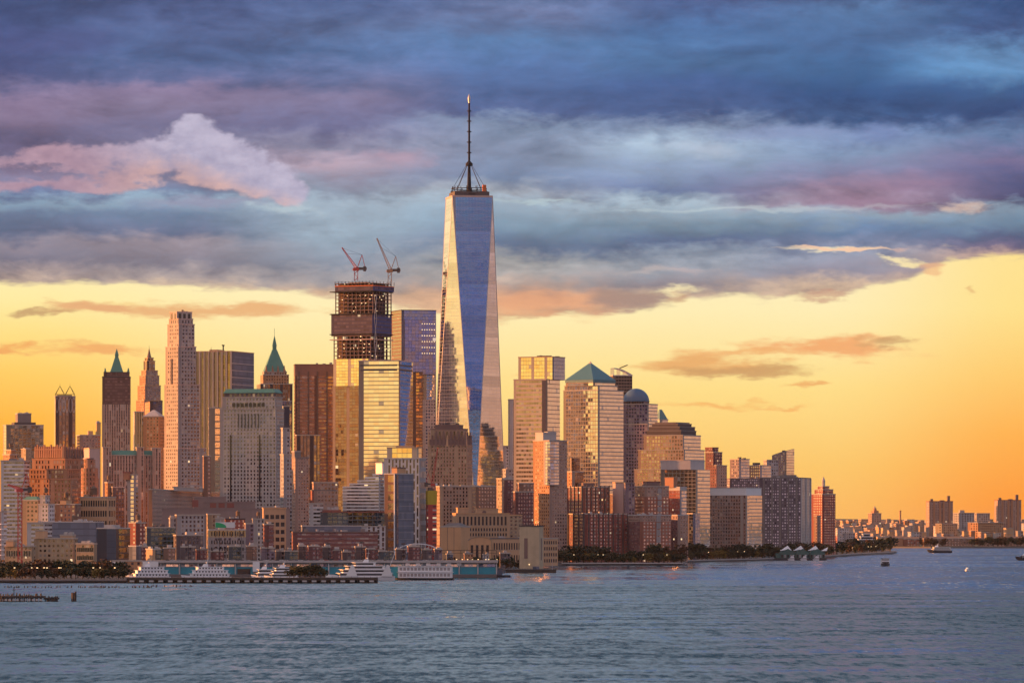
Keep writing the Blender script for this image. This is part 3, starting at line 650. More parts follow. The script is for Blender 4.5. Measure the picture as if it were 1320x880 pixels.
# ---- ribbed golden slab and its grey end
b = B(254, 301, 326, 452, 6200, 'golden slab tower with deep vertical ribs and a grey banded end', aspect=.6, name='ribbed_tower')
b.tier(254, 301, 326, 462, None, 'ribbon_white', bay=6.4, flo=7, mats=['clapboard', 'gold_rib'], cornice=None); b.tier(254, 301, 326, 453, 462, 'clapboard', bay=6.4, mats=['clapboard', 'gold_rib'], cornice='tan_plain', part='crown')
W_, D_, ox, oy, z = b.last
for k in range(9):
    y = oy - D_ / 2 + (k + .0) * D_ / 8; mb = MB(); mb.box(ox - W_ / 2 - 2.2, ox - W_ / 2 - .02, y - .7, y + .7, 0, z + .2); mb.build('rib', M['cornice'], b.root)
for k in range(10):
    mb = MB(); zz = b.z(468 + k * 9); mb.box(ox - W_ / 2 + .5, ox + W_ / 2 - .5, oy - D_ / 2 - .35, oy - D_ / 2 + .1, zz - .5, zz + .5); mb.build('band', M['roof_pale'], b.root)
b.mech(.3, 4, 'tan_plain'); b.last = (W_, D_, ox, oy, z)
mb = MB(); mb.bar((ox - 6, oy, z), (ox - 6, oy, z + 9), .9); mb.bar((ox - 9, oy, z + 9), (ox - 3, oy, z + 9), 1.0); mb.build('antenna', M['steel_dark'], b.root)
b.mast(-.9, .2, 6, .5)

# ---- green pyramid (far)
b = B(330, 337, 378, 495, 6900, 'brown masonry tower topped by tall green copper pyramid and thin spire', aspect=1.0, name='spire_tower')
b.tier(330, 337, 378, 495, None, 'brown_rib'); b.tier(335, 340, 373, 483, 495, 'orange_brick', part='upper_wall'); b.tier(337.5, 341, 370, 479, 483, 'stone_glass', part='upper_wall')
W_, D_, ox, oy, z = b.last; s_ = .86
mb = MB(); mb.frustum(rect(W_ * .98, D_ * .98, ox, oy), z, rect(W_ * .72, D_ * .72, ox, oy), z + 10, cap=False); mb.frustum(rect(W_ * .72, D_ * .72, ox, oy), z + 10, rect(W_ * .2, D_ * .2, ox, oy), z + 31)
mb.build('pyramid_roof', M['copper'], b.root)
mb = MB(); mb.prism(rect(W_ * .17, D_ * .17, ox, oy), z + 31, z + 36); mb.frustum(rect(W_ * .2, D_ * .2, ox, oy), z + 36, rect(.5, .5, ox, oy), z + 50); mb.bar((ox, oy, z + 48), (ox, oy, z + 60), .3); mb.build('lantern', M['copper'], b.root)
for f in (-.4, -.12, .12, .4):
    mb = MB(); mb.frustum(rect(3, 3, ox + f * W_, oy - D_ * .46), z, rect(.6, .6, ox + f * W_, oy - D_ * .46), z + 9); mb.build('dormer', M['orange_brick_plain'], b.root)
b = B(352, 356, 376, 517, 6400, 'dark narrow block just right of the big pale stone office slab', aspect=.7); b.tier(352, 356, 376, 517, None, 'dark_glass')

# ---- big pale slab with green roof edge
b = B(268, 270, 292, 525, 5350, 'glass-gridded wing attached left of the pale stone slab', aspect=1.0); b.tier(268, 270, 292, 526, None, 'mirror_glass', bay=6, flo=7); b.units(2)
b = B(284, 357, 366, 505, 5200, 'broad pale grey stone office slab with rows of small windows and a green roof edge', aspect=2.2, name='office_slab')
st = dict(bay=3.6, flo=3.9)
b.tier(284, 357, 366, 527, None, 'pale_stone', **st); b.tier(287, 356, 364, 512, 527, 'pale_stone', **st)
b.tier(289, 355, 363, 506, 512, 'dark_stone', bay=5, flo=8, part='attic', cornice=None)
W_, D_, ox, oy, z = b.last
mb = MB(); mb.frustum(rect(W_ + 2, D_ + 2, ox, oy), z, rect(W_ - 4, D_ - 4, ox, oy), z + 4.2); mb.build('green_roof', M['copper'], b.root)
Wp, Dp, ox, oy = b.plan(284, 357, 366)
for k in range(8):
    mb = MB(); y = oy + Dp / 2 - (.2 + .6 * (k + .5) / 8) * Dp; mb.box(ox - Wp / 2 - .2, ox - Wp / 2 + .05, y - 1.7, y + 1.7, b.z(524), b.z(519)); mb.build('attic_window', M['window_dark'], b.root).location = (b.plan(287, 356, 364)[2] - b.plan(287, 356, 364)[0] / 2 - (ox - Wp / 2), 0, 0)
for k in range(7):
    mb = MB(); y = oy + Dp / 2 - (.3 + .42 * (k + .5) / 7) * Dp; mb.box(ox - Wp / 2 - .25, ox - Wp / 2 + .05, y - .55, y + .55, b.z(551), b.z(533)); mb.build('tall_window', M['window_dark'], b.root)
for yy in (.19, .71):
    mb = MB(); y = oy + Dp / 2 - yy * Dp; mb.box(ox - Wp / 2 - .3, ox - Wp / 2 + .05, y - .8, y + .8, b.z(646), b.z(560)); mb.build('window_slot', M['window_dark'], b.root)
b = B(356, 360, 374, 540, 5300, 'narrow glass-gridded tower behind right edge of the pale stone slab', aspect=1.0); b.tier(356, 366, 374, 524, None, 'grid_glass', mats=['dark_glass', 'silver_glass'], bay=5, flo=6); b.units(2, mat='mech_dark')
b.last = (*b.plan(356, 366, 374), b.z(524))
b = B(361, 364, 376, 545, 5000, 'slim grey apartment tower between pale slab and long brick tower', aspect=1.0); b.tier(362, 365, 374, 552, None, 'concrete')

# ---- brown striped towers
b = B(378, 381, 434, 470, 6150, 'broad bronze-brown office tower with dark vertical shafts, left of the unfinished tower', aspect=.7, name='bronze_tower')
b.tier(378, 381, 434, 484, None, 'ribbon_brown', bay=3.0, flo=4.4, cornice=None); b.tier(378, 381, 434, 470, 484, 'brown_plain', part='top_band', cornice='brown_plain'); b.units(3)
W_, D_, ox, oy, z = b.last
for f in (.10, .33, .55, .78, .99):
    mb = MB(); x = ox - W_ / 2 + f * W_; mb.box(x - .9, x + .9, oy - D_ / 2 - .8, oy - D_ / 2 + .1, 0, z - 8); mb.build('shaft', M['mech_dark'], b.root)
b = B(380, 383, 413, 560, 5900, 'lower copper-brown block in front of the broad bronze tower', aspect=.6); b.tier(380, 383, 413, 561, None, 'brown_rib', bay=4)

# ---- tower under construction
def open_floors(b, l, m, r, y1, y0, flo=4.4, nx=6, ny=9):
    W, D, ox, oy = b.plan(l, m, r); z0, z1 = b.z(y0), b.z(y1); n = int((z1 - z0) / flo)
    for k in range(n + 1):
        mb = MB(); z = z0 + (z1 - z0) * k / n; mb.prism(rect(W, D, ox, oy), z - .55, z + .15, bottom=True, bay=99, flo=99); mb.build('floor_slab', M['bare_slab'], b.root)
    for i in range(nx + 1):
        for j in range(ny + 1):
            if 0 < i < nx and 0 < j < ny: continue
            x, y = ox - W / 2 + .6 + (W - 1.2) * i / nx, oy - D / 2 + .6 + (D - 1.2) * j / ny
            mb = MB(); mb.box(x - .5, x + .5, y - .5, y + .5, z0, z1); mb.build('column', M['bare_column'], b.root)
    mb = MB(); mb.prism(rect(W * .80, D * .80, ox, oy + D * .02), z0, z1, bay=4.2, flo=flo, mis=[0, 0, 1, 1]); mb.build('concrete_core', [M['shaded_core_floors'], M['frame_floors']], b.root)  # shaded blue right sides and lit brown left sides, by material
    rg = random.Random(int(y0))
    for k in range(26):
        z = z0 + (z1 - z0) * (rg.randrange(n) + .78) / n
        if k % 3: x, y = ox - W / 2 + .8, oy + rg.uniform(-.48, .48) * D
        else: x, y = ox + rg.uniform(-.45, .48) * W, oy - D / 2 + .8
        mb = MB(); mb.box(x - .5, x + .5, y - .5, y + .5, z - .35, z + .35); mb.build('work_light', M['lamp_glow'], b.root)
b = B(428, 476, 508, 362, 6050, 'unfinished tower of bare floors wrapped in netting, with open steel frame on top', aspect=.8, name='unfinished_tower')
b.tier(429, 477, 504, 497, None, 'dark_glass', bay=4, mats=['brown_glass', 'brown_glass'], cornice=None, part='lower_wall'); b.tier(430, 476, 505, 462, 497, 'yellow_glass', mats=['brown_glass', 'yellow_glass'], bay=4, cornice=None, part='glazed_wall')
open_floors(b, 430, 479, 504, 432, 462)
b.tier(427, 481, 505, 404, 432, 'blue_netting', mats=['blue_netting', 'netting'], bay=4.2, flo=4.2, cornice='dark_trim', part='netted_floors')
open_floors(b, 432, 482, 505, 364, 404)
b.tier(432, 482, 508, 368, 374, 'blue_netting', mats=['blue_netting', 'netting'], bay=4, flo=4, cornice='safety_orange', part='perimeter_screen')
b.tier(450, 474, 476, 362, 366, 'frame_floors', cornice=None, part='core')
W_, D_, ox, oy = b.plan(432, 482, 508)
for k in range(12):
    mb = MB(); y = oy - D_ / 2 + k * D_ / 11; mb.bar((ox - W_ / 2, y, b.z(366)), (ox - W_ / 2, y, b.z(361.5)), .35); mb.bar((ox - W_ / 2, y, b.z(362.5)), (ox - W_ / 2, min(y + D_ / 11, oy + D_ / 2), b.z(362.5)), .2); mb.build('steel_post', M['steel_dark'], b.root)
for k in range(7):
    mb = MB(); x = ox - W_ / 2 + k * W_ / 6; mb.bar((x, oy - D_ / 2, b.z(366)), (x, oy - D_ / 2, b.z(361.5)), .35); mb.build('steel_post', M['steel_dark'], b.root)
for k, (y1, y0) in enumerate(((497, 470), (470, 440), (440, 410), (410, 380))):   # diagonal hoist bracing on the right side
    mb = MB(); a = oy - D_ / 2 - 1.2; x0 = ox - W_ / 2 + 1; mb.bar((x0, a, b.z(y1)), (x0 + 6, a, b.z(y0)), .35); mb.bar((x0 + 6, a, b.z(y1)), (x0, a, b.z(y0)), .35); mb.bar((x0, a, b.z(y0)), (x0 + 6, a, b.z(y0)), .35); mb.build('hoist_brace', M['steel_pale'], b.root)
for yy in (404, 430, 437, 375):
    mb = MB(); Wq, Dq, qx, qy = b.plan(427, 481, 505); mb.prism(rect(Wq + 3, Dq + 3, qx, qy), b.z(yy) - .4, b.z(yy) + .6, bottom=True); mb.build('debris_deck', M['pink_lead' if yy == 437 else 'steel_dark'], b.root)
def crane(x, ybase, ytop_mast, jx, jy, Y, label, mat, cx=None, cyy=None, dy=30, ratio=1.0):
    cy = Y + dy; k = F / cy; r = empty('tower_crane', (PX(x, cy), cy, PZ(ybase, cy)), 0, label, 'crane')
    zt = (ybase - ytop_mast) / k; w = 1.3 * ratio; m = M[mat]
    mb = MB()
    for a, d in ((-1, -1), (1, -1), (1, 1), (-1, 1)): mb.bar((a * w, d * w, 0), (a * w, d * w, zt), .28 * ratio)
    h = 0; sg = 1
    while h < zt:
        for d in (-w, w): mb.bar((-w * sg, d, h), (w * sg, d, min(h + 2 * w, zt)), .18 * ratio)
        sg = -sg; h += 2 * w
    mb.build('mast', m, r)
    mb = MB(); mb.box(-2.2 * ratio, 2.2 * ratio, -2 * ratio, 2 * ratio, zt, zt + 2.2 * ratio); sl_ = mb.build('slewing_platform', m, r)
    mb = MB(); sx = 1 if jx < x else -1; mb.box(min(0, sx * 8) * ratio, max(0, sx * 8) * ratio, -1.3, 1.3, zt + 1, zt + 2.6 * ratio); mb.box(sx * 6.5 * ratio - 1.7, sx * 6.5 * ratio + 1.7, -1.8, 1.8, zt - .6, zt + 3.4 * ratio); mb.build('counterweight', M['mech_dark'], r)
    mb = MB(); mb.box(-sx * 3.4 - 1, -sx * 3.4 + 1, -1, 1, zt + .4, zt + 2.6); mb.build('cab', M['white_paint'], r)
    tip = Vector(((jx - x) / k, 0, (ybase - jy) / k)); foot = Vector((0, 0, zt + 1.5))
    mb = MB(); d = tip - foot; n = 12; side = Vector((0, 1, 0)); up = d.cross(side).normalized()
    for s_ in (-1, 1): mb.bar(foot + side * s_ * 1.1 * ratio, tip + side * s_ * .4, .3 * ratio)
    mb.bar(foot + up * -1.8 * ratio * sx, tip + up * -.7 * sx, .3 * ratio)
    for i in range(n):
        p = foot + d * (i / n); q = foot + d * ((i + 1) / n); o2 = up * (-1.8 + 1.1 * i / n) * sx * ratio
        mb.bar(p + side, q + o2, .16 * ratio); mb.bar(q + o2, q - side, .16 * ratio)
    mb.build('jib', m, r)
    mb = MB(); ap = Vector((sx * 4.5 * ratio, 0, zt + 12 * ratio)); mb.bar((sx * 1, 0, zt + 2), ap, .35 * ratio); mb.bar((sx * 7 * ratio, 0, zt + 2), ap, .3 * ratio); mb.build('a_frame', m, r)
    mb = MB(); mb.bar(ap, foot + d * .75, .14); mb.bar(ap, tip, .14); mb.build('pendant_cable', M['steel_dark'], r)
    return r
crane(459, 362, 349, 440.5, 319.5, 6050, 'dark red luffing crane on the left of the unfinished tower roof', 'crane_red', ratio=1.6)
crane(502.5, 366, 351, 485.5, 307.5, 6050, 'taller tan luffing crane on the right edge of unfinished tower', 'crane_tan', ratio=1.6)

# ---- lavender tower right of it
b = B(504, 518, 562.5, 400, 6250, 'smooth lavender glass tower with rows of lit dots and bronze left side', aspect=1.0, name='glass_tower')
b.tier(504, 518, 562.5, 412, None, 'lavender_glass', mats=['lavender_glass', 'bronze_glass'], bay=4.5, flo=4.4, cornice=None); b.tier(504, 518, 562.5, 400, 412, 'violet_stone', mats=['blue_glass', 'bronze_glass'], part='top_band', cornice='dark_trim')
W_, D_, ox, oy, z = b.last
rg = random.Random(3)
for k in range(36):                       # work lights on the open floors
    i, j = k % 6, k // 6
    x = ox + W_ * (.1 + .07 * i); zz = b.z(417 + j * 7.6)
    mb = MB(); mb.box(x - .5, x + .5, oy - D_ / 2 - .15, oy - D_ / 2 + .05, zz - .5, zz + .5); mb.build('work_light', M['lamp_glow'], b.root)

# ---- golden slab
b = B(463, 515, 532, 465, 5700, 'golden mirror-glass slab with thin dark floor lines, in front of the unfinished tower', aspect=.8, name='glass_slab')
b.tier(463, 515, 532, 465, None, 'gold_glass', bay=6, flo=4.6, cornice='pink_lead')
W_, D_, ox, oy, z = b.last
for y in (470.5, 476.5):
    mb = MB(); zz = b.z(y); mb.box(ox - W_ / 2 - .2, ox - W_ / 2 + .05, oy - D_ / 2 + 2, oy + D_ / 2 - 2, zz - .9, zz + .9); mb.build('louvre_band', M['mech_dark'], b.root)
    mb = MB(); mb.box(ox - W_ / 2 + 2, ox + W_ / 2 - 2, oy - D_ / 2 - .2, oy - D_ / 2 + .05, zz - .9, zz + .9); mb.build('louvre_band', M['mech_dark'], b.root)
b = B(530, 533, 545, 480, 5900, 'narrow bronze glass tower just right of the golden slab', aspect=1.0); b.tier(528, 532, 545, 480, None, 'bronze_glass', cornice='dark_trim')
b = B(540, 545, 562, 482, 6000, 'tower of gold glass over grey stone squeezed beside the tallest tower', aspect=1.0); b.tier(540, 545, 562, 515, None, 'grey_stone', cornice=None); b.tier(541, 546, 561, 483, 515, 'gold_glass', mats=['mirror_glass', 'dark_glass'], part='upper_wall', cornice='dark_trim')

# ---- the tallest tower: square base turned through 45 degrees to the square top, eight tall triangles
Yw = 5850; kx = F / (Yw + 40)
tw = empty('supertall_tower', (PX(604.8, Yw + 40), Yw + 40, GZ), rad(10), 'tallest tower, faceted mirror glass tapering to a ring and long spire', 'skyscraper')
zt = PZ(256, Yw + 40) - GZ; zb = 52.0; R2 = math.sqrt(2)
tb, bb = 47.5 / 2, 61.5 / 2
top = [(-tb, -tb), (tb, -tb), (tb, tb), (-tb, tb)]                 # corners of the top, square to the root
base = [(0, -bb * R2), (bb * R2, 0), (0, bb * R2), (-bb * R2, 0)]   # corners of the base, turned 45 degrees
fl = 4.1
for i in range(4):
    # inverted triangle: apex on base corner i, top edge between top corners i and i+1
    a, c, d = base[i], top[i], top[(i + 1) % 4]
    L = math.hypot(d[0] - c[0], d[1] - c[1]); nb = L / 3.6; nz = (zt - zb) / fl
    for nm, pts, uvs in (('inverted_facet', [(*a, zb), (*d, zt), (*c, zt)], [(nb / 2, 0), (nb, nz), (0, nz)]),):
        mb = MB(); mb.face(pts, uvs); mb.build(nm, M['tower_glass'], tw)
    # upright triangle: apex on top corner (i+1), base edge from base corner i to i+1
    a2, a3, c2 = base[i], base[(i + 1) % 4], top[(i + 1) % 4]
    nb = math.hypot(a3[0] - a2[0], a3[1] - a2[1]) / 3.6
    mb = MB(); mb.face([(*a2, zb), (*a3, zb), (*c2, zt)], [(0, 0), (nb, 0), (nb / 2, nz)]); mb.build('upright_facet', M['tower_glass'], tw)
    mb = MB(); mb.bar((*base[i], zb), (*top[i], zt), .38); mb.build('edge_trim', M['steel_pale'], tw)
    mb = MB(); mb.bar((*base[i], zb), (*top[(i + 1) % 4], zt), .38); mb.build('edge_trim', M['steel_pale'], tw)
mb = MB(); mb.prism(base, 0, zb, 3.6, 4, top=True); mb.build('podium', M['mirror_glass'], tw)
mb = MB(); mb.prism([(p[0] * 1.01, p[1] * 1.01) for p in top], zt, zt + 2.2, top=True); mb.build('parapet', M['pink_lead'], tw)
mb = MB(); mb.prism([(p[0] * .86, p[1] * .86) for p in top], zt + 2.2, zt + 7); mb.build('roof_plant', M['mech_dark'], tw)
zr = zt + 3.0
for j, (r_, h0) in enumerate(((20.5, 1.0), (21.5, 4.6), (20.5, 8.2))):        # communication rings
    mb = MB(); n = 28
    P = ngon(r_, n)
    for i in range(n):
        p, q = P[i], P[(i + 1) % n]; mb.bar((*p, zr + h0), (*q, zr + h0), .55); 
    for i in range(0, n, 2): mb.bar((*P[i], zr + h0), (P[i][0] * .96, P[i][1] * .96, zr + h0 + 2.4), .3)
    mb.build('antenna_ring', M['steel_dark'], tw)
for i in range(10):
    mb = MB(); p = ngon(19.5, 10)[i]; mb.bar((*p, zt + 2), (*p, zr + 11), .5); mb.build('ring_post', M['steel_dark'], tw)
mb = MB(); mb.box(13, 17, -19, -15, zr + 2, zr + 12); mb.build('window_rig', M['safety_orange'], tw)
spz = PZ(121, Yw + 40) - GZ; y_ = lambda yy: PZ(yy, Yw + 40) - GZ
mb = MB(); mb.bar((0, 0, zt + 2), (0, 0, y_(213)), 2.9, 8, r2=1.5); mb.bar((0, 0, y_(213)), (0, 0, y_(133)), 1.35, 8, r2=1.0); mb.build('mast', M['steel_dark'], tw)
mb = MB(); mb.bar((0, 0, y_(133)), (0, 0, y_(126)), 1.0, 8, r2=1.5); mb.bar((0, 0, y_(126)), (0, 0, spz), 1.5, 8, r2=.15); mb.build('beacon', M['steel_pale'], tw)
for yy in (144, 157, 170.5, 184, 197.5):
    mb = MB(); mb.prism(ngon(2.7, 10), y_(yy), y_(yy) + 1.1, bottom=True); mb.build('mast_platform', M['steel_dark'], tw)
mb = MB(); mb.prism(ngon(4.2, 10), y_(214), y_(211), bottom=True); mb.frustum(ngon(4.2, 10), y_(211), ngon(1.6, 10), y_(208)); mb.build('stay_collar', M['steel_dark'], tw)
for p in ngon(19, 4, ph=rad(-10)) + ngon(19, 4, ph=rad(35)):
    mb = MB(); mb.bar((p[0] * .2, p[1] * .2, y_(214)), (*p, zr + 9), .28); mb.build('stay_cable', M['steel_dark'], tw)

# ---- art deco tower before it
b = B(549, 606, 614, 548, 5450, 'brown art deco telephone tower with ragged crown, at the foot of the tallest tower', aspect=1.6, name='art_deco_tower', cat='tower')
dk = dict(bay=3.4, flo=3.9)
M['deco_brown'] = fac('deco_brown', (.36, .24, .18), (.07, .06, .07), .42, .6, lit=.02, pn=9, band=(.42, .30, .20))
b.tier(549, 606, 614, 626, None, 'deco_brown', **dk); b.tier(551.5, 602, 609, 573, 626, 'deco_brown', cornice=None, **dk)
b.tier(552.5, 601, 608, 566, 573, 'brown_plain', part='crown', cornice=None); b.tier(555, 598, 603, 553, 566, 'deco_brown', bay=4, flo=12, part='crown', cornice='brown_plain'); b.tier(561, 592, 597, 548, 553, 'brown_plain', part='crown', cornice='brown_plain')
W_, D_, ox, oy = b.plan(552.5, 601, 608)
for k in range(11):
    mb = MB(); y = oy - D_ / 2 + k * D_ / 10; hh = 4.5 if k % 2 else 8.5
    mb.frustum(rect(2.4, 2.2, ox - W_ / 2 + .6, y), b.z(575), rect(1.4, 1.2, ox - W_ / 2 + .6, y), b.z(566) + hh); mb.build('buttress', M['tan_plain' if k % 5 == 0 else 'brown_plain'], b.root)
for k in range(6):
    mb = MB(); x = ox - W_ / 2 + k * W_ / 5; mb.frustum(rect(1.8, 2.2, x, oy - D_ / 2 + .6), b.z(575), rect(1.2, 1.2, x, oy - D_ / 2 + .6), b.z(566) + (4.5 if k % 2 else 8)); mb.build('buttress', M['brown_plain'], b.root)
b.last = (*b.plan(561, 592, 597), b.z(548)); b.units(6, mat='mech_dark'); b.mast(-.6, 0, 5); b.mast(.1, 0, 4)

# ---- right of the tallest tower
b = B(655, 657, 664, 515, 6100, 'very narrow white slab in the gap right of the tallest tower', aspect=1.5); b.tier(655, 657, 664, 515, None, 'white_rib')
b = B(646, 648, 656, 574, 6000, 'small pale block low in the gap right of the tallest tower', aspect=1.0); b.tier(646, 648, 656, 575, None, 'white_brick')
b = B(648, 652, 663, 603, 5800, 'grey stepped low block under the narrow white slab', aspect=1.0); b.tier(648, 652, 663, 605, None, 'concrete'); b.units(2)
b = B(662, 706, 727, 460, 5600, 'pale banded glass office tower with yellow upper block, left of the pyramid-roofed tower', aspect=1.0, name='banded_tower')
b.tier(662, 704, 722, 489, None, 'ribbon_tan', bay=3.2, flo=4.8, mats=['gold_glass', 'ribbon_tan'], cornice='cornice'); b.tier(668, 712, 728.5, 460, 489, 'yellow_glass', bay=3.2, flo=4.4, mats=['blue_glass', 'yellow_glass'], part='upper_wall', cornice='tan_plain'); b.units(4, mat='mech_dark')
b.last = (*b.plan(668, 712, 728.5), b.z(460)); b.mech(.4, 2, 'mech_dark')
W_, D_, ox, oy = b.plan(662, 704, 722); mb = MB(); mb.box(ox - W_ / 2 - .3, ox - W_ / 2 + .1, oy - D_ / 2 + .02, oy - D_ / 2 + D_ * .13, 0, b.z(490)); mb.build('recess_strip', M['dark_glass'], b.root)
# brick tower with glazed bow
b = B(687, 706, 731, 568, 5350, 'orange-brown brick apartment tower with a glazed grey bay and white rooftop block', aspect=1.0, name='apartment_tower', cat='tower')
b.tier(687, 708, 731, 568, None, 'orange_brick', bay=3.5, flo=3.7, mats=['pink_brick', 'orange_brick']); b.box(690, 700, 717, 558, 568, 'mech_pale', cornice='roof_pale'); b.box(702, 706, 716, 557, 562, 'white_brick', cornice='roof_pale')  # orange sunlight on the left side is put into its brick colour
W_, D_, ox, oy = b.plan(687, 708, 731)
mb = MB(); n = 7; P = [(ox - W_ / 2 + 6.5 + 9 * math.cos(t), oy - D_ / 2 + 5 + 9 * math.sin(t)) for t in [math.pi * .93 + math.pi * .72 * k / n for k in range(n + 1)]]
mb.prism(P, b.z(625), b.z(569), 3.2, 3.3, wrap=True); mb.build('glazed_bow', M['silver_glass'], b.root)

# ---- pyramid roof tower
b = B(726, 770, 804, 488, 5750, 'grid-windowed glass tower under a low blue-green pyramid roof', aspect=1.0, name='pyramid_roof_tower')
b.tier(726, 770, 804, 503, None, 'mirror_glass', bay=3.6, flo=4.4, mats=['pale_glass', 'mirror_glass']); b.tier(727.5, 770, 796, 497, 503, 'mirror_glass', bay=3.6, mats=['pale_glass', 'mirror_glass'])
b.tier(729, 764, 793, 489, 497, 'gold_glass', part='attic', cornice=None)
W_, D_, ox, oy, z = b.last; mb = MB(); mb.prism(rect(W_ + 1, D_ + 1, ox, oy), z - 3, z, bottom=True); mb.frustum(rect(W_ + 1.6, D_ + 1.6, ox, oy), z, rect(.6, .6, ox, oy), b.z(466) ); mb.build('pyramid_roof', M['slate_blue'], b.root)
mb = MB(); mb.frustum(rect(5, 5, ox, oy), b.z(469.5), rect(.4, .4, ox, oy), b.z(464.5)); mb.build('roof_cap', M['pink_lead'], b.root)
# unfinished far tower
b = B(786, 792, 815, 477, 6600, 'half-built tower frame with curved top showing behind the pyramid-roofed tower', aspect=1.0, name='unfinished_tower')
b.tier(786, 790, 815, 484, None, 'frame_floors', bay=4, flo=4.2, cornice='steel_pale')
W_, D_, ox, oy, z = b.last
for k in range(7):
    mb = MB(); y = oy - D_ / 2 + k * D_ / 6
    pts = [(ox - W_ / 2 + W_ * (.05 + .95 * t), y, z + 10 * math.cos(t * 1.45)) for t in [q / 6 for q in range(7)]]
    for p, q in zip(pts, pts[1:]): mb.bar(p, q, .35)
    for p in pts[::2]: mb.bar((p[0], p[1], z), p, .25)
    mb.build('roof_frame', M['steel_pale'], b.root)
mb = MB(); mb.bar((ox - 2, oy, z + 10), (ox + 9, oy, z + 14.5), .8); mb.build('boom', M['steel_dark'], b.root)

# ---- domed tower
b = B(803, 838, 849, 500, 6050, 'dark violet tower with a smooth blue copper dome', aspect=1.5, name='domed_tower')
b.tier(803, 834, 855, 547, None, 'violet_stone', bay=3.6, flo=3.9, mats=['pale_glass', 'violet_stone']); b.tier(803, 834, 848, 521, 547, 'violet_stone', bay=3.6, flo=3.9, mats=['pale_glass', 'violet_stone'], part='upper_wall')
b.tier(803, 830, 837, 517, 521, 'violet_stone', part='drum', cornice='violet_stone' if 0 else 'mech_dark')
W_, D_, ox, oy, z = b.last; mb = MB(); n, R_ = 20, 17 / b.k; cx, cyd = ox, oy; hz_ = 17 / b.k
prev = None
for j in range(9):
    t = j / 8 * math.pi / 2; ring = [(cx + p[0], cyd + p[1]) for p in ngon(R_ * math.cos(t) + .05, n)]
    zz = z + hz_ * math.sin(t) * 1.0
    if prev: mb.frustum(prev[0], prev[1], ring, zz, cap=(j == 8))
    prev = (ring, zz)
mb.build('dome', M['dome_blue'], b.root, smooth=True)
b = B(846, 850, 860, 540, 6250, 'pale tower with a small blue hipped peak behind domed tower', aspect=1.4, name='office_tower')
b.tier(846, 850, 861, 541, None, 'pale_glass'); W_, D_, ox, oy, z = b.last; mb = MB(); mb.frustum(rect(W_, D_, ox, oy), z, rect(W_ * .25, D_ * .25, ox - W_ * .2, oy), b.z(527.5)); mb.build('hipped_roof', M['slate_blue'], b.root)

# ---- stepped tower with slate terraces
b = B(817, 880, 909, 545, 5880, 'wide stepped office tower with grey tiered roof, gold glints on its left steps', aspect=1.1, name='stepped_tower')
sg = dict(bay=3.5, flo=3.9, mats=['pale_glass', 'bright_grid'], cornice='cornice')
b.tier(817, 880, 909, 605, None, 'bright_grid', **sg); b.tier(822, 880, 909, 580, 605, 'bright_grid', **sg); b.tier(829, 879, 904, 561, 580, 'bright_grid', **sg)
for q in ((833, 877, 898, 555), (836, 875, 896.5, 550), (840, 873, 892, 546), (844, 870, 889, 544.5)):
    b.tier(q[0], q[1], q[2], q[3], q[3] + 6, 'mech_dark', part='roof_terrace', cornice='louvre')
# glass block before it
b = B(851, 896, 916, 594, 5720, 'glass office block with broad open louvred top band, before the stepped tower', aspect=1.0, name='glass_block')
b.tier(851, 896, 916, 605, None, 'teal_glass', bay=5, flo=4.2, mats=['pale_glass', 'grid_glass'], cornice=None); b.tier(851, 889, 909, 594, 605, 'steel_pale', part='louvre_band', cornice='roof_pale')
# band-topped block on the river
b = B(911, 960, 983, 628, 5900, 'long grey-brown riverside block with white top band and rounded golden glass corner', aspect=1.2, name='riverside_block')
b.tier(911, 960, 983, 638, None, 'concrete', bay=3.4, flo=4.0, mats=['pale_glass', 'stone_glass'], cornice=None); b.tier(912, 960, 982, 629, 638, 'white_paint', part='top_band', cornice='roof_pale')
W_, D_, ox, oy = b.plan(911, 960, 983); mb = MB(); P = [(ox - W_ / 2 + 7 + 7.6 * math.cos(t), oy - D_ / 2 + 7 + 7.6 * math.sin(t)) for t in [math.pi + math.pi / 2 * k / 8 for k in range(9)]] + [(ox - W_ / 2 + 9, oy - D_ / 2 + 9)]
mb.prism(P, 0, b.z(639), 3.4, 4.0, wrap=True); mb.build('rounded_corner', M['pale_glass'], b.root)
# concrete slab
b = B(979, 1031, 1047, 615, 6250, 'long grey apartment slab with speckled balconies and pale pillars at its right end', aspect=.8, name='apartment_slab', cat='tower')
b.tier(978, 1030, 1047, 616, None, 'balconies', bay=3.0, flo=3.6, mats=['white_rib', 'balconies'], cornice='concrete' if 0 else 'louvre'); b.units(5); b.mech(.4, 4, 'louvre', 2)
W_, D_, ox, oy = b.plan(978, 1030, 1047)
for f in (.03, .5, .97):
    mb = MB(); x = ox - W_ / 2 + f * W_; mb.box(x - 1.6, x + 1.6, oy - D_ / 2 - 1, oy - D_ / 2 + .1, 0, b.z(616)); mb.build('pillar', M['roof_pale'], b.root)
for f in (.1, .3, .5, .7, .9):
    mb = MB(); y = oy + D_ / 2 - f * D_; mb.box(ox - W_ / 2 - .8, ox - W_ / 2 + .1, y - 1.1, y + 1.1, 0, b.z(617)); mb.build('pillar', M['louvre'], b.root)
b = B(937, 940, 984, 616, 6350, 'grey balconied slab peeking above the white-banded riverside block', aspect=.6, name='apartment_slab', cat='tower'); b.tier(937, 940, 984, 617, None, 'balconies', bay=2.6, flo=3.2, cornice='louvre'); b.units(3)
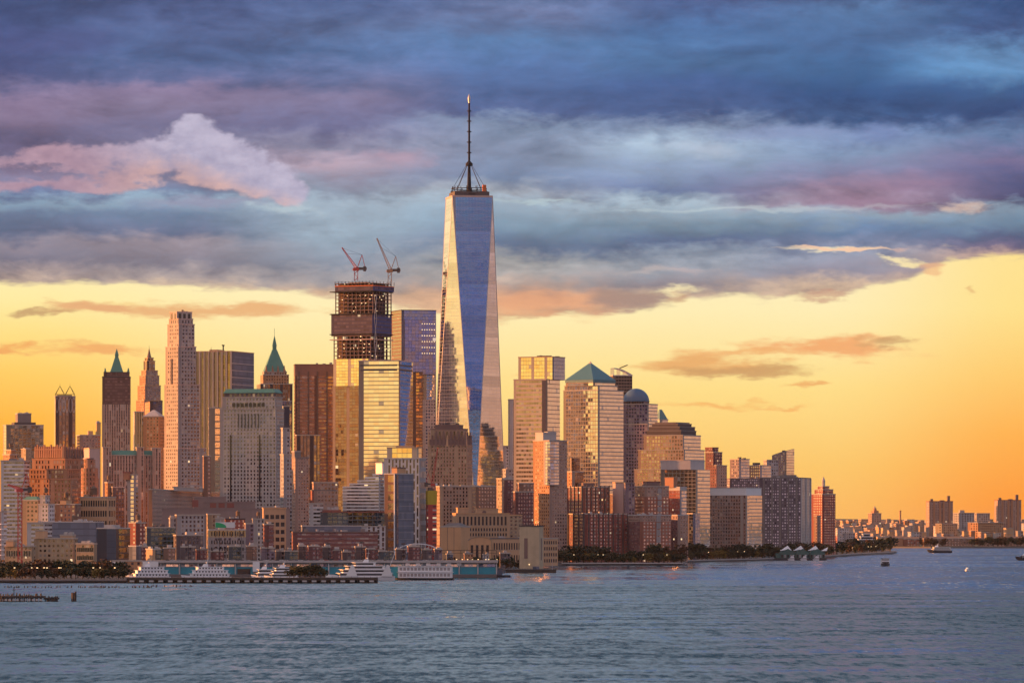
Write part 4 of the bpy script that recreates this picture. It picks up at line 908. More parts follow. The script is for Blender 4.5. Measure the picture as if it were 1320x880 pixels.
# brick tower with cupola
b = B(1046, 1059, 1077, 627, 6450, 'dark red brick apartment tower with stepped top and a pale cupola', aspect=.9, name='apartment_tower')
b.tier(1046, 1059, 1077, 637, None, 'deep_red_brick', bay=3.2, flo=3.3, mats=['deep_red_brick', 'deep_red_brick']); b.tier(1050, 1060, 1074, 631, 637, 'deep_red_brick', part='upper_wall'); b.tier(1054, 1060, 1069, 627, 631, 'deep_red_brick', part='upper_wall')
W_, D_, ox, oy, z = b.last; mb = MB(); mb.prism(ngon(2.1, 8, ox, oy), z, z + 7); mb.frustum(ngon(2.5, 8, ox, oy), z + 7, ngon(.3, 8, ox, oy), z + 13); mb.build('cupola', M['mech_pale'], b.root)
b = B(1049, 1053, 1057, 664, 6380, 'small pink-brown block at the foot of the cupola tower', aspect=1.0, name='apartment_block', cat='building'); b.tier(1049, 1053, 1058, 665, None, 'pink_brick')
# behind
b = B(908, 922, 937, 576, 6300, 'brown-red brick tower with stepped top behind the glass block', aspect=1.0, name='apartment_tower')
b.tier(909, 923, 937, 600, None, 'brown_brick', mats=['pink_brick', 'wine_brick']); b.tier(909, 919, 931, 583, 600, 'wine_brick', part='upper_wall'); b.tier(909, 918, 926, 577, 583, 'wine_brick', part='upper_wall', cornice='wine_brick' if 0 else 'red_brick_plain')
b = B(941, 951, 966, 591, 6500, 'square glass apartment tower with reflective corner, first behind the white-banded riverside block', aspect=1.0); b.tier(941, 952, 966, 592, None, 'silver_glass', mats=['silver_glass', 'violet_stone']); b.units(2, mat='mech_dark')
b = B(965, 975, 986, 599, 6560, 'low brown and silver block beside the square glass apartment tower', aspect=1.0); b.tier(965, 979, 994, 600, None, 'silver_glass', mats=['silver_glass', 'brown_brick']); b.box(970, 973, 980, 596, 600, 'mech_dark', cornice=None)
b = B(984, 988, 998, 592, 6600, 'pale grey block behind, left of the slanted-roof tower', aspect=1.0); b.tier(984, 988, 1003, 593, None, 'concrete')
b = B(995, 1011, 1024, 585, 6700, 'slanted-roof glass tower rising to a sharp right edge', aspect=1.0, name='wedge_tower')
W_, D_, ox, oy = b.plan(995, 1011, 1024); mb = MB(); P = rect(W_, D_, ox, oy); zt1 = [b.z(582), b.z(578), b.z(582), b.z(586.5)]
mb.prism(P, 0, b.z(586), 3.5, 3.6, ztop=zt1, mis=[0, 0, 1, 1]); mb.build('wall', [M['gold_glass'], M['violet_stone']], b.root)
mb = MB(); mb.face([(p[0] * 1.02, p[1] * 1.02, z + .25) for p, z in zip(P, zt1)]); mb.build('slanted_roof', M['roof_gravel'], b.root)
b.last = (W_ * .3, D_ * .3, ox, oy, b.z(582) + .2); b.units(2, mat='mech_dark')

# ================================================================== brick quarter on the right bank, in front of the glass towers
b = B(731, 739, 755, 590, 5500, 'narrow tower with orange-lit left and round dark brown top, below the pyramid-roofed tower', aspect=1.0)
b.tier(731, 737, 752, 608, None, 'brown_glass', mats=['brown_glass', 'orange_brick'])  # the orange-lit left face has that light in its brick colour
W_, D_, ox, oy, z = b.last; mb = MB(); mb.prism(ngon(min(W_, D_) * .48, 14, ox, oy), z, b.z(590), 3, 3.6, wrap=True); mb.build('round_top', M['brown_glass'], b.root)
def fins(b, side, n, z0, z1, mat='mech_dark', w=.5, dp=1.0, plan=None):
    W, D, ox, oy = (plan or b.last)[:4]; L = W if side == 'front' else D
    for i in range(n):
        c = -L / 2 + i * L / (n - 1); mb = MB()
        if side == 'front': mb.box(ox + c - w, ox + c + w, oy - D / 2 - dp, oy - D / 2 + .05, z0, z1)
        else: mb.box(ox - W / 2 - dp, ox - W / 2 + .05, oy + c - w, oy + c + w, z0, z1)
        mb.build('fin', M[mat], b.root)
b = B(731, 752, 785, 626, 5480, 'dark brick block with black vertical fins crowned by a comb of posts', aspect=1.0, name='apartment_block', cat='building')
b.tier(731, 750, 785, 628, None, 'red_brick', bay=3.6, flo=3.8, mats=['red_brick', 'wine_brick']); fins(b, 'front', 7, 4, b.z(625.5)); fins(b, 'left', 5, 4, b.z(625.5)); b.mech(.4, 5, 'brown_plain')
b = B(733, 755, 809, 662, 5350, 'lower red brick apartment block with dark fins and white bay windows', aspect=1.1, name='apartment_block', cat='building')
b.tier(733, 752, 809, 662.5, None, 'deep_red_brick', bay=3.5, flo=3.7, mats=['deep_red_brick', 'wine_brick']); fins(b, 'front', 10, 2, b.z(661)); fins(b, 'left', 4, 2, b.z(661)); b.units(4)
b = B(785, 800, 817, 635, 5530, 'grey-mauve brick block between the finned block and the white-topped one', aspect=1.0, name='apartment_block', cat='building'); b.tier(785, 800, 817, 637, None, 'brown_brick', bay=3); b.units(3)
b = B(790, 796, 804, 622, 5500, 'small orange-lit brick top between the glass tower and dark violet tower', aspect=1.0, name='apartment_block', cat='building'); b.tier(790, 803, 806, 622, None, 'pink_lead', cornice='tan_plain')
b = B(804, 806, 818, 622, 5480, 'plain mauve shaft at the foot of the domed tower', aspect=1.0, name='apartment_block', cat='building'); b.tier(804, 806, 818, 623, None, 'violet_stone', cornice='louvre')
b = B(817, 829, 862, 627, 5480, 'pale-topped orange-red brick block with a white vertical window strip', aspect=1.0, name='apartment_block', cat='building')
b.tier(817, 830, 862, 640, None, 'red_brick', bay=3.6, flo=3.8, cornice=None); b.tier(817, 830, 862, 627, 640, 'pink_brick', bay=3.6, flo=3.8, part='upper_wall'); b.box(828, 834, 851, 621, 627, 'brown_plain', cornice='red_brick_plain')
W_, D_, ox, oy = b.plan(817, 830, 862)
for k in range(5): mb = MB(); mb.box(ox + 1, ox + 5.5, oy - D_ / 2 - .7, oy - D_ / 2 + .05, b.z(632 + k * 8) - 3, b.z(632 + k * 8) + 2.6); mb.build('bay_window', M['silver_glass'], b.root)
b = B(861, 874, 885, 628, 5530, 'red brick block with white roof line and glowing orange rooftop house', aspect=1.0, name='apartment_block', cat='building')
b.tier(861, 876, 885, 632, None, 'deep_red_brick', bay=3, mats=['silver_glass', 'deep_red_brick']); b.tier(861, 876, 885, 628, 632, 'roof_pale', part='roof_line', cornice='roof_pale'); b.box(857, 868, 873, 616, 628, 'orange_brick_plain', cornice='orange_brick_plain', part='roof_house')
W_, D_, ox, oy, z = b.last; b.mast(0, 0, 3)
b = B(810, 824, 865, 663, 5330, 'red brick riverside block with pale top storey, front row, below the white-topped one', aspect=1.0, name='apartment_block', cat='building')
b.tier(810, 824, 865, 672, None, 'red_brick', bay=3.6, flo=3.7, cornice=None, mats=['red_brick', 'wine_brick']); b.tier(810, 824, 865, 664, 672, 'pink_brick', bay=2.9, part='upper_wall', cornice='roof_pale'); b.units(4)
W_, D_, ox, oy = b.plan(810, 824, 865)
for k in range(4): mb = MB(); mb.box(ox + 1, ox + 5.5, oy - D_ / 2 - .7, oy - D_ / 2 + .05, b.z(668 + k * 9) - 3.5, b.z(668 + k * 9) + 3); mb.build('bay_window', M['silver_glass'], b.root)
b = B(864, 874, 887, 663, 5380, 'narrow dark red riverside block with pale top storey, right end of the brick row', aspect=1.0, name='apartment_block', cat='building')
b.tier(864, 873, 887, 670, None, 'red_brick', bay=3.6, flo=3.7, mats=['pink_brick', 'wine_brick'], cornice=None); b.tier(864, 873, 887, 664, 670, 'pink_brick', part='upper_wall', cornice='roof_pale')
b = B(886, 892, 902, 661, 5680, 'slim blue-grey glass block ending the brick row', aspect=1.0, name='apartment_block', cat='building'); b.tier(886, 893, 902, 662, None, 'silver_glass', mats=['blue_glass', 'dark_glass'])
b = B(900, 906, 915, 660, 5960, 'pinkish stone block between slim blue-grey block and riverside block', aspect=1.0, name='apartment_block', cat='building'); b.tier(893, 902, 914, 652, None, 'pink_brick')
# brick blocks left of the glazed-bay tower
b = B(608, 614, 641, 626, 5250, 'dark brown brick block low at the foot of the tallest tower', aspect=1.0, name='apartment_block', cat='building'); b.tier(608, 613, 642, 627, None, 'brown_brick', bay=3); b.units(4)
b = B(640, 643, 649, 616, 5200, 'thin orange-lit brick shaft beside dark brown brick block', aspect=1.2, name='apartment_block', cat='building'); b.tier(640, 647, 649, 617, None, 'bright_grid', bay=3.4)
b = B(647, 650, 662, 617, 5280, 'wine-red brick block right of the thin orange-lit shaft', aspect=1.0, name='apartment_block', cat='building'); b.tier(647, 650, 662, 618, None, 'wine_brick'); b.units(2)
b = B(660, 664, 688, 622, 5220, 'dark brown apartment block left of the glazed-bay brick tower', aspect=1.0, name='apartment_block', cat='building'); b.tier(660, 664, 688, 634, None, 'wine_brick', bay=3); b.tier(666, 669, 688, 623, 634, 'brown_brick', part='upper_wall')
b = B(556, 566, 611, 626, 5350, 'grid-windowed brown masonry block joined below the art deco telephone tower', aspect=.8, name='office_block', cat='building'); b.tier(562, 567, 612, 627, None, 'deco_brown', bay=3.4); b.units(3)
# tan school complex
b = B(583, 588, 650, 654, 5000, 'long tan brick school building with tall bay windows and a raised clock centre', aspect=.35, name='school_building', cat='school')
b.tier(583, 588, 657, 662, None, 'tan_plain', cornice='mech_tan'); b.tier(612, 614, 642, 656, 662, 'tan_plain', part='raised_centre', cornice='mech_tan'); b.tier(588, 590, 604, 655, 662, 'tan_plain', part='stair_tower', cornice='mech_tan')
pl = (*b.plan(583, 588, 657),); b.windows('front', 13, 1, b.z(678), b.z(664), .5, .8, plan=pl); b.windows('front', 18, 2, b.z(692), b.z(679), .5, .6, plan=pl)
W_, D_, ox, oy = b.plan(612, 614, 642); mb = MB(); P = [(ox - 2 + 1.9 * math.cos(t), 0) for t in (0,)]
mb.bar((ox - 3, oy - D_ / 2 - .3, b.z(660)), (ox - 3, oy - D_ / 2 + .2, b.z(660)), 2.0, 16); mb.build('clock', M['brown_plain'], b.root)
b = B(646, 650, 673, 662, 5050, 'right wing of tan school with small square windows', aspect=.7, name='school_wing', cat='school'); b.tier(648, 651, 673, 664, None, 'buff_brick', bay=4, cornice='mech_tan')
b = B(568, 594, 606, 676, 4850, 'windowless orange-tan brick cube with sloped corner, left of the gabled hall', aspect=1.0, name='brick_cube', cat='building')
b.tier(568, 594, 606, 679, None, 'mech_tan', cornice='cornice')
W_, D_, ox, oy, z = b.last; mb = MB(); mb.frustum(rect(W_ * .96, D_ * .96, ox, oy), z + .2, rect(W_ * .4, D_ * .4, ox, oy), z + 4); mb.build('hipped_roof', M['roof_gravel'], b.root)
for f in (.33, .66): mb = MB(); y = oy - D_ / 2 + f * D_; mb.box(ox - W_ / 2 - .15, ox - W_ / 2 + .05, y - .2, y + .2, 0, z); mb.build('wall_joint', M['brown_plain'], b.root)
b = B(603, 604, 633, 694, 4800, 'gabled tan hall with arched roof, between brick cube and long annex', aspect=.8, name='gabled_hall', cat='hall')
W_, D_, ox, oy = b.plan(603, 604, 633); z0 = b.z(697); mb = MB(); P = rect(W_, D_, ox, oy); mb.prism(P, 0, z0, 3, 3, top=False)
A_ = [(ox + W_ / 2 * math.cos(t), z0 + 3.6 * math.sin(t)) for t in [math.pi * k / 10 for k in range(11)]]
for s_ in (-1, 1): mb.face([(x, oy + s_ * D_ / 2, z) for x, z in (A_ if s_ < 0 else A_[::-1])][::-1])
mb.build('wall', M['mech_tan'], b.root); mb = MB()
for p, q in zip(A_, A_[1:]): mb.face([(p[0], oy - D_ / 2 - .5, p[1] + .15), (q[0], oy - D_ / 2 - .5, q[1] + .15), (q[0], oy + D_ / 2, q[1] + .15), (p[0], oy + D_ / 2, p[1] + .15)][::-1])
mb.build('arched_roof', M['roof_gravel'], b.root); b.last = (W_, D_, ox, oy, z0); b.windows('front', 4, 1, 1, z0 - 1, .5, .75)
b = B(632, 634, 676, 692, 4820, 'long low tan annex with two rows of windows right of the gabled hall', aspect=.3, name='annex', cat='building'); b.tier(632, 634, 676, 694, None, 'tan_plain', cornice='roof_gravel'); b.windows('front', 12, 2, 2, b.z(696), .5, .55); b.units(3)
b = B(698, 700, 719, 692, 4900, 'small tan block with square windows right of the concrete ventilation tower', aspect=.7, name='annex', cat='building'); b.tier(698, 700, 719, 694, None, 'tan_plain', cornice='cornice'); b.windows('front', 6, 4, 2, b.z(695), .55, .55)
# ventilation tower on the water
Yv = 4500; b = B(669.5, 693, 700, 676, Yv, 'buff brick river ventilation tower with tall dark slots, standing on its own raft', aspect=.8, name='ventilation_tower', cat='tower', ground=3)
b.tier(669.5, 695, 700.5, 678, None, 'vent_brick', cornice='dark_trim', bay=20); W_, D_, ox, oy, z = b.last
for yy, h0, h1 in ((.36, .28, .74), (.62, .28, .74)):
    pass
mb = MB(); y = oy + D_ / 2 - .33 * D_; mb.box(ox - W_ / 2 - .2, ox - W_ / 2 + .05, y - 1.6, y + 1.6, z * .24, z * .72); mb.build('louvre_slot', M['brown_plain'], b.root)
mb = MB(); x = ox; mb.box(x - 1.4, x + 1.4, oy - D_ / 2 - .2, oy - D_ / 2 + .05, z * .2, z * .72); mb.build('louvre_slot', M['brown_plain'], b.root)
for k in range(12): mb = MB(); y = oy - D_ / 2 + k * D_ / 11; mb.box(ox - W_ / 2 - .3, ox - W_ / 2 + .5, y - .25, y + .25, z, z + 2.2); mb.build('crenel', M['dark_trim'], b.root)
mb = MB(); y = oy - D_ / 2 + .5 * D_; mb.bar((ox - W_ / 2 - .8, y, z * .1), (ox - W_ / 2, y, z * .1), .45, 8); mb.build('door_lamp', M['lamp_glow'], b.root)

# ================================================================== centre, river side
b = B(484, 487, 495, 597, 5100, 'small white plastered block left of the slotted grey slab', aspect=1.0, name='apartment_block', cat='building'); b.tier(484, 493, 496, 597, None, 'white_paint', cornice='roof_pale')
b = B(495, 541, 549, 574, 4900, 'tall grey slab with staggered slot windows and a golden glass box on top', aspect=1.6, name='slotted_slab', cat='tower')
b.tier(495, 541, 549, 591, None, 'slot', bay=3.6, flo=10.5, mats=['concrete', 'slot'], cornice='roof_pale'); b.tier(499, 538, 543.5, 577, 591, 'yellow_glass', part='sky_lounge', bay=5, flo=6, cornice='tan_plain'); b.mech(.6, 3, 'tan_plain')
W_, D_, ox, oy = b.plan(495, 541, 549); rg = random.Random(5)
b = B(496, 519, 533, 603, 4750, 'slim hotel tower with gold-lit glass left face and dark blue-grey right', aspect=1.0, name='hotel_tower', cat='tower')
b.tier(496, 509, 533, 611, None, 'blue_glass', bay=4, flo=9, mats=['clapboard', 'bronze_glass'], cornice='roof_pale'); b.box(505, 512, 523, 603, 611, 'mech_tan', cornice='brown_plain')
W_, D_, ox, oy = b.plan(496, 509, 533)
mb = MB(); mb.box(ox - W_ / 2 + .6, ox - W_ / 2 + 6.5, oy - D_ / 2 - .3, oy - D_ / 2 + .1, 3, b.z(612)); mb.build('glass_strip', M['dark_glass'], b.root)
mb = MB(); mb.box(ox - W_ / 2 - .4, ox - W_ / 2 + .5, oy - D_ / 2 - .4, oy - D_ / 2 + .5, 0, b.z(611)); mb.build('corner_trim', M['white_paint'], b.root)
for k in range(11): mb = MB(); zz = b.z(618 + k * 8.5); mb.box(ox - W_ / 2 + 6.6, ox + W_ / 2, oy - D_ / 2 - .15, oy - D_ / 2 + .05, zz - .15, zz + .15); mb.build('panel_joint', M['mech_pale'], b.root)
# terraced white block
b = B(442, 490, 496, 611, 5050, 'white terraced apartment block stepping up to the right with long balconies', aspect=2.2, name='terraced_block', cat='building')
for i, (l, m, r, y1, y0) in enumerate(((442, 489, 496, 627, None), (451, 489, 496, 623, 627), (461, 489, 496, 619, 623), (471, 489, 496, 615, 619), (482, 490, 496, 611, 615))):
    W0, D0, ox0, oy0 = b.plan(442, 489, 496); D1 = (m - l) / b.k / math.sin(b.th)
    z1 = b.z(y1); z0 = b.z(y0) if y0 else 0
    mb = MB(); P = [(ox0 - W0 / 2, oy0 - D0 / 2), (ox0 + W0 / 2, oy0 - D0 / 2), (ox0 + W0 / 2, oy0 - D0 / 2 + D1), (ox0 - W0 / 2, oy0 - D0 / 2 + D1)]
    mb.prism(P, z0, z1, 4, 3.3); mb.build('wall', M['ribbon_white'], b.root)
    n = 10 if i == 0 else 1
    for k in range(n):
        zz = z1 - k * 3.3 * (z1 / max(1, round(z1 / 3.3)) / 3.3) if i == 0 else z1
        mb = MB(); mb.prism([(p[0] * 1.0 + (-1.1 if p[0] < ox0 else .4), p[1]) for p in P], zz - .9, zz + .35, bottom=True); mb.build('balcony', M['white_paint'], b.root)
# red-brick and low blocks
b = B(398, 402, 436, 621, 5000, 'dull red brick warehouse with plain wall and paler upper storeys behind', aspect=.8, name='warehouse', cat='building')
b.tier(402, 405, 436, 622, None, 'pink_brick'); b.tier(400, 403, 433, 632, None, 'red_brick_plain', part='front_wall', cornice='roof_gravel'); b.units(3)
b = B(398, 401, 417, 647, 4900, 'grey block with white floor bands beside red brick warehouse', aspect=1.0, name='office_block', cat='building'); b.tier(398, 400, 417, 649, None, 'ribbon_white')
b = B(413, 417, 500, 659, 4850, 'long low dark glass and brick building under the terraced white block', aspect=.25, name='office_block', cat='building'); b.tier(413, 416, 500, 660, None, 'teal_glass', bay=5, cornice='red_brick_plain'); b.box(415, 418, 440, 657, 660, 'red_brick_plain', cornice=None); b.units(6)
b = B(387, 390, 466, 677, 4650, 'wide flat building with bright white roof deck', aspect=.3, name='office_block', cat='building'); b.tier(388, 390, 466, 678, None, 'clapboard', cornice='roof_pale', roof='roof_pale'); 
b = B(376, 380, 487, 685, 4500, 'very long wine-brown brick depot with ribbon windows by the water', aspect=.22, name='depot', cat='building')
b.tier(376, 378, 487, 686, None, 'ribbon_red', bay=4, flo=3.6, cornice='brown_plain'); b.units(6); b.mech(.1, 3, 'louvre', 3)
b = B(464, 467, 496, 678, 4680, 'pale block with tall dark window slots between long depot and slim hotel', aspect=.6, name='office_block', cat='building'); b.tier(464, 467, 497, 678.5, None, 'slot', bay=4, flo=5); b.units(2)
# building under construction in red
b = B(549, 552, 563, 632, 4900, 'half-built tower with bright red floor edges under a yellow net', aspect=1.0, name='unfinished_block', cat='building')
b.tier(549, 552, 563, 650, None, 'red_floors', bay=4, flo=3.6, cornice=None); b.tier(548.7, 551.7, 563.3, 632, 650, 'yellow_net', part='safety_net', cornice=None); b.units(2, mat='mech_dark')
W_, D_, ox, oy, z = b.last
crane(558, 634, 626, 565, 577, 4900, 'red luffing crane with steep jib above the yellow-netted half-built block', 'crane_red', dy=8, ratio=1.0)
# long brick apartment tower and neighbours
b = B(376, 382, 398, 589, 4850, 'tall plain brown-grey brick apartment tower right of the pale stone slab', aspect=1.0, name='apartment_tower', cat='tower')
b.tier(376, 381, 398, 590, None, 'brown_brick', bay=3, flo=3, cornice='louvre', mats=['pink_brick', 'pink_brick']); b.box(376, 380, 388, 582, 590, 'louvre', cornice='mech_pale'); b.box(381, 385, 398, 636, None, 'pink_brick', part='lower_wing')
b = B(361, 366, 377, 582, 4950, 'slim grey apartment tower left of the tall brown-grey brick one', aspect=1.0, name='apartment_tower', cat='tower'); b.tier(361, 366, 377, 586, None, 'concrete'); 
# wide base left of centre
b = B(207, 211, 375, 653, 4700, 'huge blocky tan-brown depot with dark red recesses high in its front', aspect=.35, name='depot', cat='building')
b.tier(207, 210, 375, 656, None, 'mauve_plain', cornice='mauve_plain'); b.tier(248, 250, 292, 641, 656, 'mauve_plain', part='upper_block', cornice='mauve_plain'); b.tier(262, 264, 330, 647, 656, 'mauve_plain', part='upper_block', cornice='mauve_plain')
W_, D_, ox, oy = b.plan(207, 210, 375)
for l, r, y1, y0 in ((272, 280, 648, 654), (283, 291, 648, 654), (294, 303, 648, 654), (249, 257, 644, 653)):
    x0 = ox + ((l + r) / 2 - 292.5) / b.k; mb = MB(); d_ = D_ / 2 + .2; q = b.plan(262, 264, 330); yf = (q[3] - q[1] / 2 if l > 260 else b.plan(248, 250, 292)[3] - b.plan(248, 250, 292)[1] / 2)
    mb.box(x0 - (r - l) / 2 / b.k, x0 + (r - l) / 2 / b.k, yf - .2, yf + .1, b.z(y0), b.z(y1)); mb.build('red_recess', M['red_brick_plain'], b.root)
b = B(338, 341, 369, 653, 4560, 'tan wing with a grid of wide windows at right end of the huge depot', aspect=.6, name='depot_wing', cat='building'); b.tier(338, 340, 369, 655, None, 'tan_plain', cornice='mech_tan'); b.windows('front', 4, 7, 3, b.z(661), .7, .55, 'window_dark')
b.last = (*b.plan(338, 340, 369), b.z(655)); b.units(3)
b = B(218, 262, 265, 627, 5000, 'low orange and grey block at the foot of tallest stone tower', aspect=.8, name='apartment_block', cat='building'); b.tier(218, 222, 262, 633, None, 'pink_brick', mats=['pink_brick', 'orange_brick']); b.box(236, 240, 260, 629, 633, 'mech_pale'); b.units(5)
b = B(261, 263, 272, 586, 5050, 'narrow brown brick tower left of the pale stone slab', aspect=1.2, name='apartment_tower', cat='tower'); b.tier(261, 263, 272, 588, None, 'brown_brick')

# ================================================================== left: white building with green roofs, art deco mass, lofts
b = B(130, 136, 207, 578, 5250, 'pale stone block with green mansard roofs and projecting wings, below netted tower', aspect=.5, name='civic_block', cat='building')
wb_ = dict(bay=3.0, flo=3.8)
b.tier(133, 137, 206, 587, None, 'warm_rib', **wb_)
W_, D_, ox, oy, z = b.last
for l, r, y1 in ((131, 142, 577), (175, 184, 577), (195, 206, 578)):
    x0, x1 = ox + (l - 169.5) / b.k, ox + (r - 169.5) / b.k; mb = MB(); mb.prism([(x0, oy - D_ / 2 - 5), (x1, oy - D_ / 2 - 5), (x1, oy), (x0, oy)], 0, b.z(y1), 3.0, 3.8); mb.build('wing', M['warm_rib'], b.root)
    mb = MB(); mb.box(x0 - .5, x1 + .5, oy - D_ / 2 - 5.6, oy, b.z(y1), b.z(y1) + 1); mb.build('wing_cornice', M['cornice'], b.root)
for l, r in ((142, 175), (184, 195)):
    x0, x1 = ox + (l - 169.5) / b.k, ox + (r - 169.5) / b.k; mb = MB(); mb.frustum([(x0, oy - D_ / 2 - .5), (x1, oy - D_ / 2 - .5), (x1, oy), (x0, oy)], z, [(x0, oy - D_ / 2 + 3), (x1, oy - D_ / 2 + 3), (x1, oy - 2), (x0, oy - 2)], z + 5.5); mb.build('green_roof', M['copper'], b.root)
b = B(32, 92, 127, 580, 4900, 'massive stepped art deco brick mass glowing deep orange on its left faces', aspect=1.0, name='art_deco_mass', cat='building')
dc = dict(bay=3.6, flo=4.4, cornice='orange_brick_plain')
b.tier(30, 94, 127, 617, None, 'deco_brick', **dc); b.tier(36, 90, 125, 605, 617, 'deco_brick', **dc); b.tier(42, 87, 112, 592, 605, 'deco_brick', **dc); b.tier(46, 85, 106.5, 579, 592, 'deco_brick', **dc)
W_, D_, ox, oy, z = b.last
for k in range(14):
    mb = MB(); y = oy - D_ / 2 + k * D_ / 13; mb.frustum(rect(2.6, 2.0, ox - W_ / 2 + .5, y), z - 8, rect(1.6, 1.4, ox - W_ / 2 + .5, y), z + (3.2 if k % 3 else 5)); mb.build('buttress', M['orange_brick_plain'], b.root)  # sunlit orange of the left tops is painted in; front ones stay brown
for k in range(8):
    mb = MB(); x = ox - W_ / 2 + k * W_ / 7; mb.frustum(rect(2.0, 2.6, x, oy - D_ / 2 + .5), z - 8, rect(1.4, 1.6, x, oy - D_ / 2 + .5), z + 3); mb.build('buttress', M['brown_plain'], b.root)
b.units(5, mat='mech_dark')
b = B(104, 112, 127, 592, 4800, 'rounded brick wing on the right of the glowing art deco mass', aspect=1.0, name='rounded_wing', cat='building'); 
W_, D_, ox, oy = b.plan(104, 112, 127); mb = MB(); mb.prism(ngon(11 / b.k, 16, ox, oy), 0, b.z(603), 3.4, 4.2, wrap=True); mb.prism(ngon(7.5 / b.k, 16, ox, oy), b.z(603), b.z(592), 3.4, 4.2, wrap=True); mb.build('wall', M['deco_brick'], b.root)
mb = MB(); mb.prism(ngon(5.5 / b.k, 12, ox, oy), b.z(592), b.z(590)); mb.build('roof_house', M['brown_plain'], b.root)
b = B(66, 96, 101, 617, 4650, 'fiery orange brick block with dark vertical windows, in front of the art deco mass', aspect=1.6, name='loft_block', cat='building'); b.tier(66, 93, 100, 618, None, 'deco_brick', bay=3.4, cornice='orange_brick_plain'); b.box(76, 86, 90, 640, None, 'orange_brick', part='front_wing'); b.units(3)
b = B(2, 33, 37, 592, 4900, 'pale grey office tower with fine white floor bands at left edge', aspect=1.5, name='office_tower'); b.tier(2, 32, 37, 594, None, 'ribbon_white', bay=3); b.units(3); b.mech(.3, 3)
b = B(3, 10, 23, 575, 5300, 'small orange rooftop tiers behind the pale banded tower', aspect=1.0, name='apartment_block', cat='building'); b.tier(3, 14, 23, 586, None, 'orange_brick'); b.tier(8, 15, 20, 580, 586, 'orange_brick', part='upper_wall'); b.tank()
b = B(27, 33, 40, 577, 5350, 'narrow cream and orange block behind left of the art deco mass', aspect=1.0, name='apartment_block', cat='building'); b.tier(27, 34, 40, 579, None, 'buff_brick'); b.units(2)
b = B(104, 108, 131, 577, 5600, 'flat orange-pink wall block behind the art deco mass', aspect=.8, name='apartment_block', cat='building'); b.tier(104, 118, 131, 578, None, 'pink_lead', cornice='tan_plain')
b = B(103, 141, 149, 636, 4650, 'tan loft building with a regular grid of windows and water tank', aspect=1.6, name='loft_building', cat='building')
b.tier(103, 141, 149, 641, None, 'tan_plain', cornice='cornice'); b.windows('left', 11, 6, 8, b.z(642), .62, .58, 'window_dark'); b.windows('front', 3, 6, 8, b.z(642), .6, .58); b.tank(-.3, .2, 3.2, 2.5); b.box(108, 114, 118, 637, 641, 'tan_plain', cornice=None)
b = B(29, 50, 56, 641, 4650, 'tan loft with green hipped roof behind the red crane mast', aspect=1.5, name='loft_building', cat='building'); b.tier(29, 50, 55, 645, None, 'buff_brick', bay=4); W_, D_, ox, oy, z = b.last; mb = MB(); mb.frustum(rect(W_, D_, ox, oy), z + .2, rect(W_ * .5, D_ * .6, ox, oy), z + 4); mb.build('green_roof', M['copper'], b.root)
b = B(50, 64, 70, 637, 4600, 'white loft with stepped top beside the green-roofed one', aspect=1.0, name='loft_building', cat='building'); b.tier(50, 63, 70, 650, None, 'white_brick'); b.tier(52, 59, 64, 639, 650, 'white_brick', part='upper_wall'); b.tank(.2, 0)
b = B(72, 98, 104, 646, 4620, 'dark brown loft with greenish windows between white loft and tan gridded loft', aspect=1.5, name='loft_building', cat='building'); b.tier(72, 98, 104, 650, None, 'brown_brick', bay=4); b.box(78, 86, 92, 645, 650, 'mech_tan', cornice=None); b.tank(.1, 0)
b = B(164, 172, 178, 607, 4900, 'slender silver-pink glass tower with glowing red top box', aspect=1.0, name='glass_tower'); b.tier(164, 173, 178, 612, None, 'silver_glass', bay=4, flo=4); b.box(159, 166, 170, 609, 618, 'orange_brick_plain', cornice='red_brick_plain', part='roof_house')
b = B(140, 150, 166, 624, 4850, 'group-like dark loft with stepped roof left of the silver-pink glass tower', aspect=1.0, name='loft_building', cat='building'); b.root['label'] = 'dark stepped loft left of the slender silver-pink glass tower'; b.tier(140, 146, 160, 628, None, 'dark_stone'); b.box(135, 139, 146, 622, None, 'orange_brick', part='side_wing'); b.tank(0, 0)
# ground row, far left
b = B(-6, 3, 8, 655, 4300, 'dark block with white balcony bands cut by the left edge', aspect=1.0, name='apartment_block', cat='building'); b.tier(-8, 2, 8.5, 659, None, 'ribbon_white', bay=4, mats=['ribbon_white', 'dark_stone'])
for k in range(9): W_, D_, ox, oy = b.plan(-8, 2, 8.5); mb = MB(); zz = 5 + k * 4.4; mb.prism(rect(W_ + 1, D_ + 1, ox, oy), zz, zz + 1, bottom=True); mb.build('balcony', M['white_paint'], b.root)
b = B(60, 112, 132, 672, 4550, 'long blue-grey corrugated warehouse with flat roof behind tan office range', aspect=.4, name='warehouse', cat='building'); b.tier(60, 126, 133, 673, None, 'clapboard', bay=6, flo=6, cornice='roof_pale', roof='roof_pale'); b.units(8); b.tank(.3, .1, 1.8, 2)
b = B(36, 60, 66, 670, 4500, 'small navy and white rooftop block behind the blue-grey warehouse', aspect=1.0, name='office_block', cat='building'); b.tier(36, 58, 66, 674, None, 'ribbon_white'); b.units(3)
b = B(127, 154, 166, 679, 4320, 'squared slate-blue glass block whose right end glows orange', aspect=.6, name='glass_block', cat='building')
b.tier(127, 152, 166, 681, None, 'slate_panel', bay=7, flo=5, mats=['bronze_glass', 'slate_panel'], cornice='roof_pale'); b.units(5); b.box(135, 146, 154, 676, 681, 'mech_pale', cornice=None)  # orange reflection on the right end is put into the bronze tint
b = B(44, 96, 100, 691, 4250, 'long tan office range with rows of punched windows and stepped middle', aspect=3, name='office_range', cat='building')
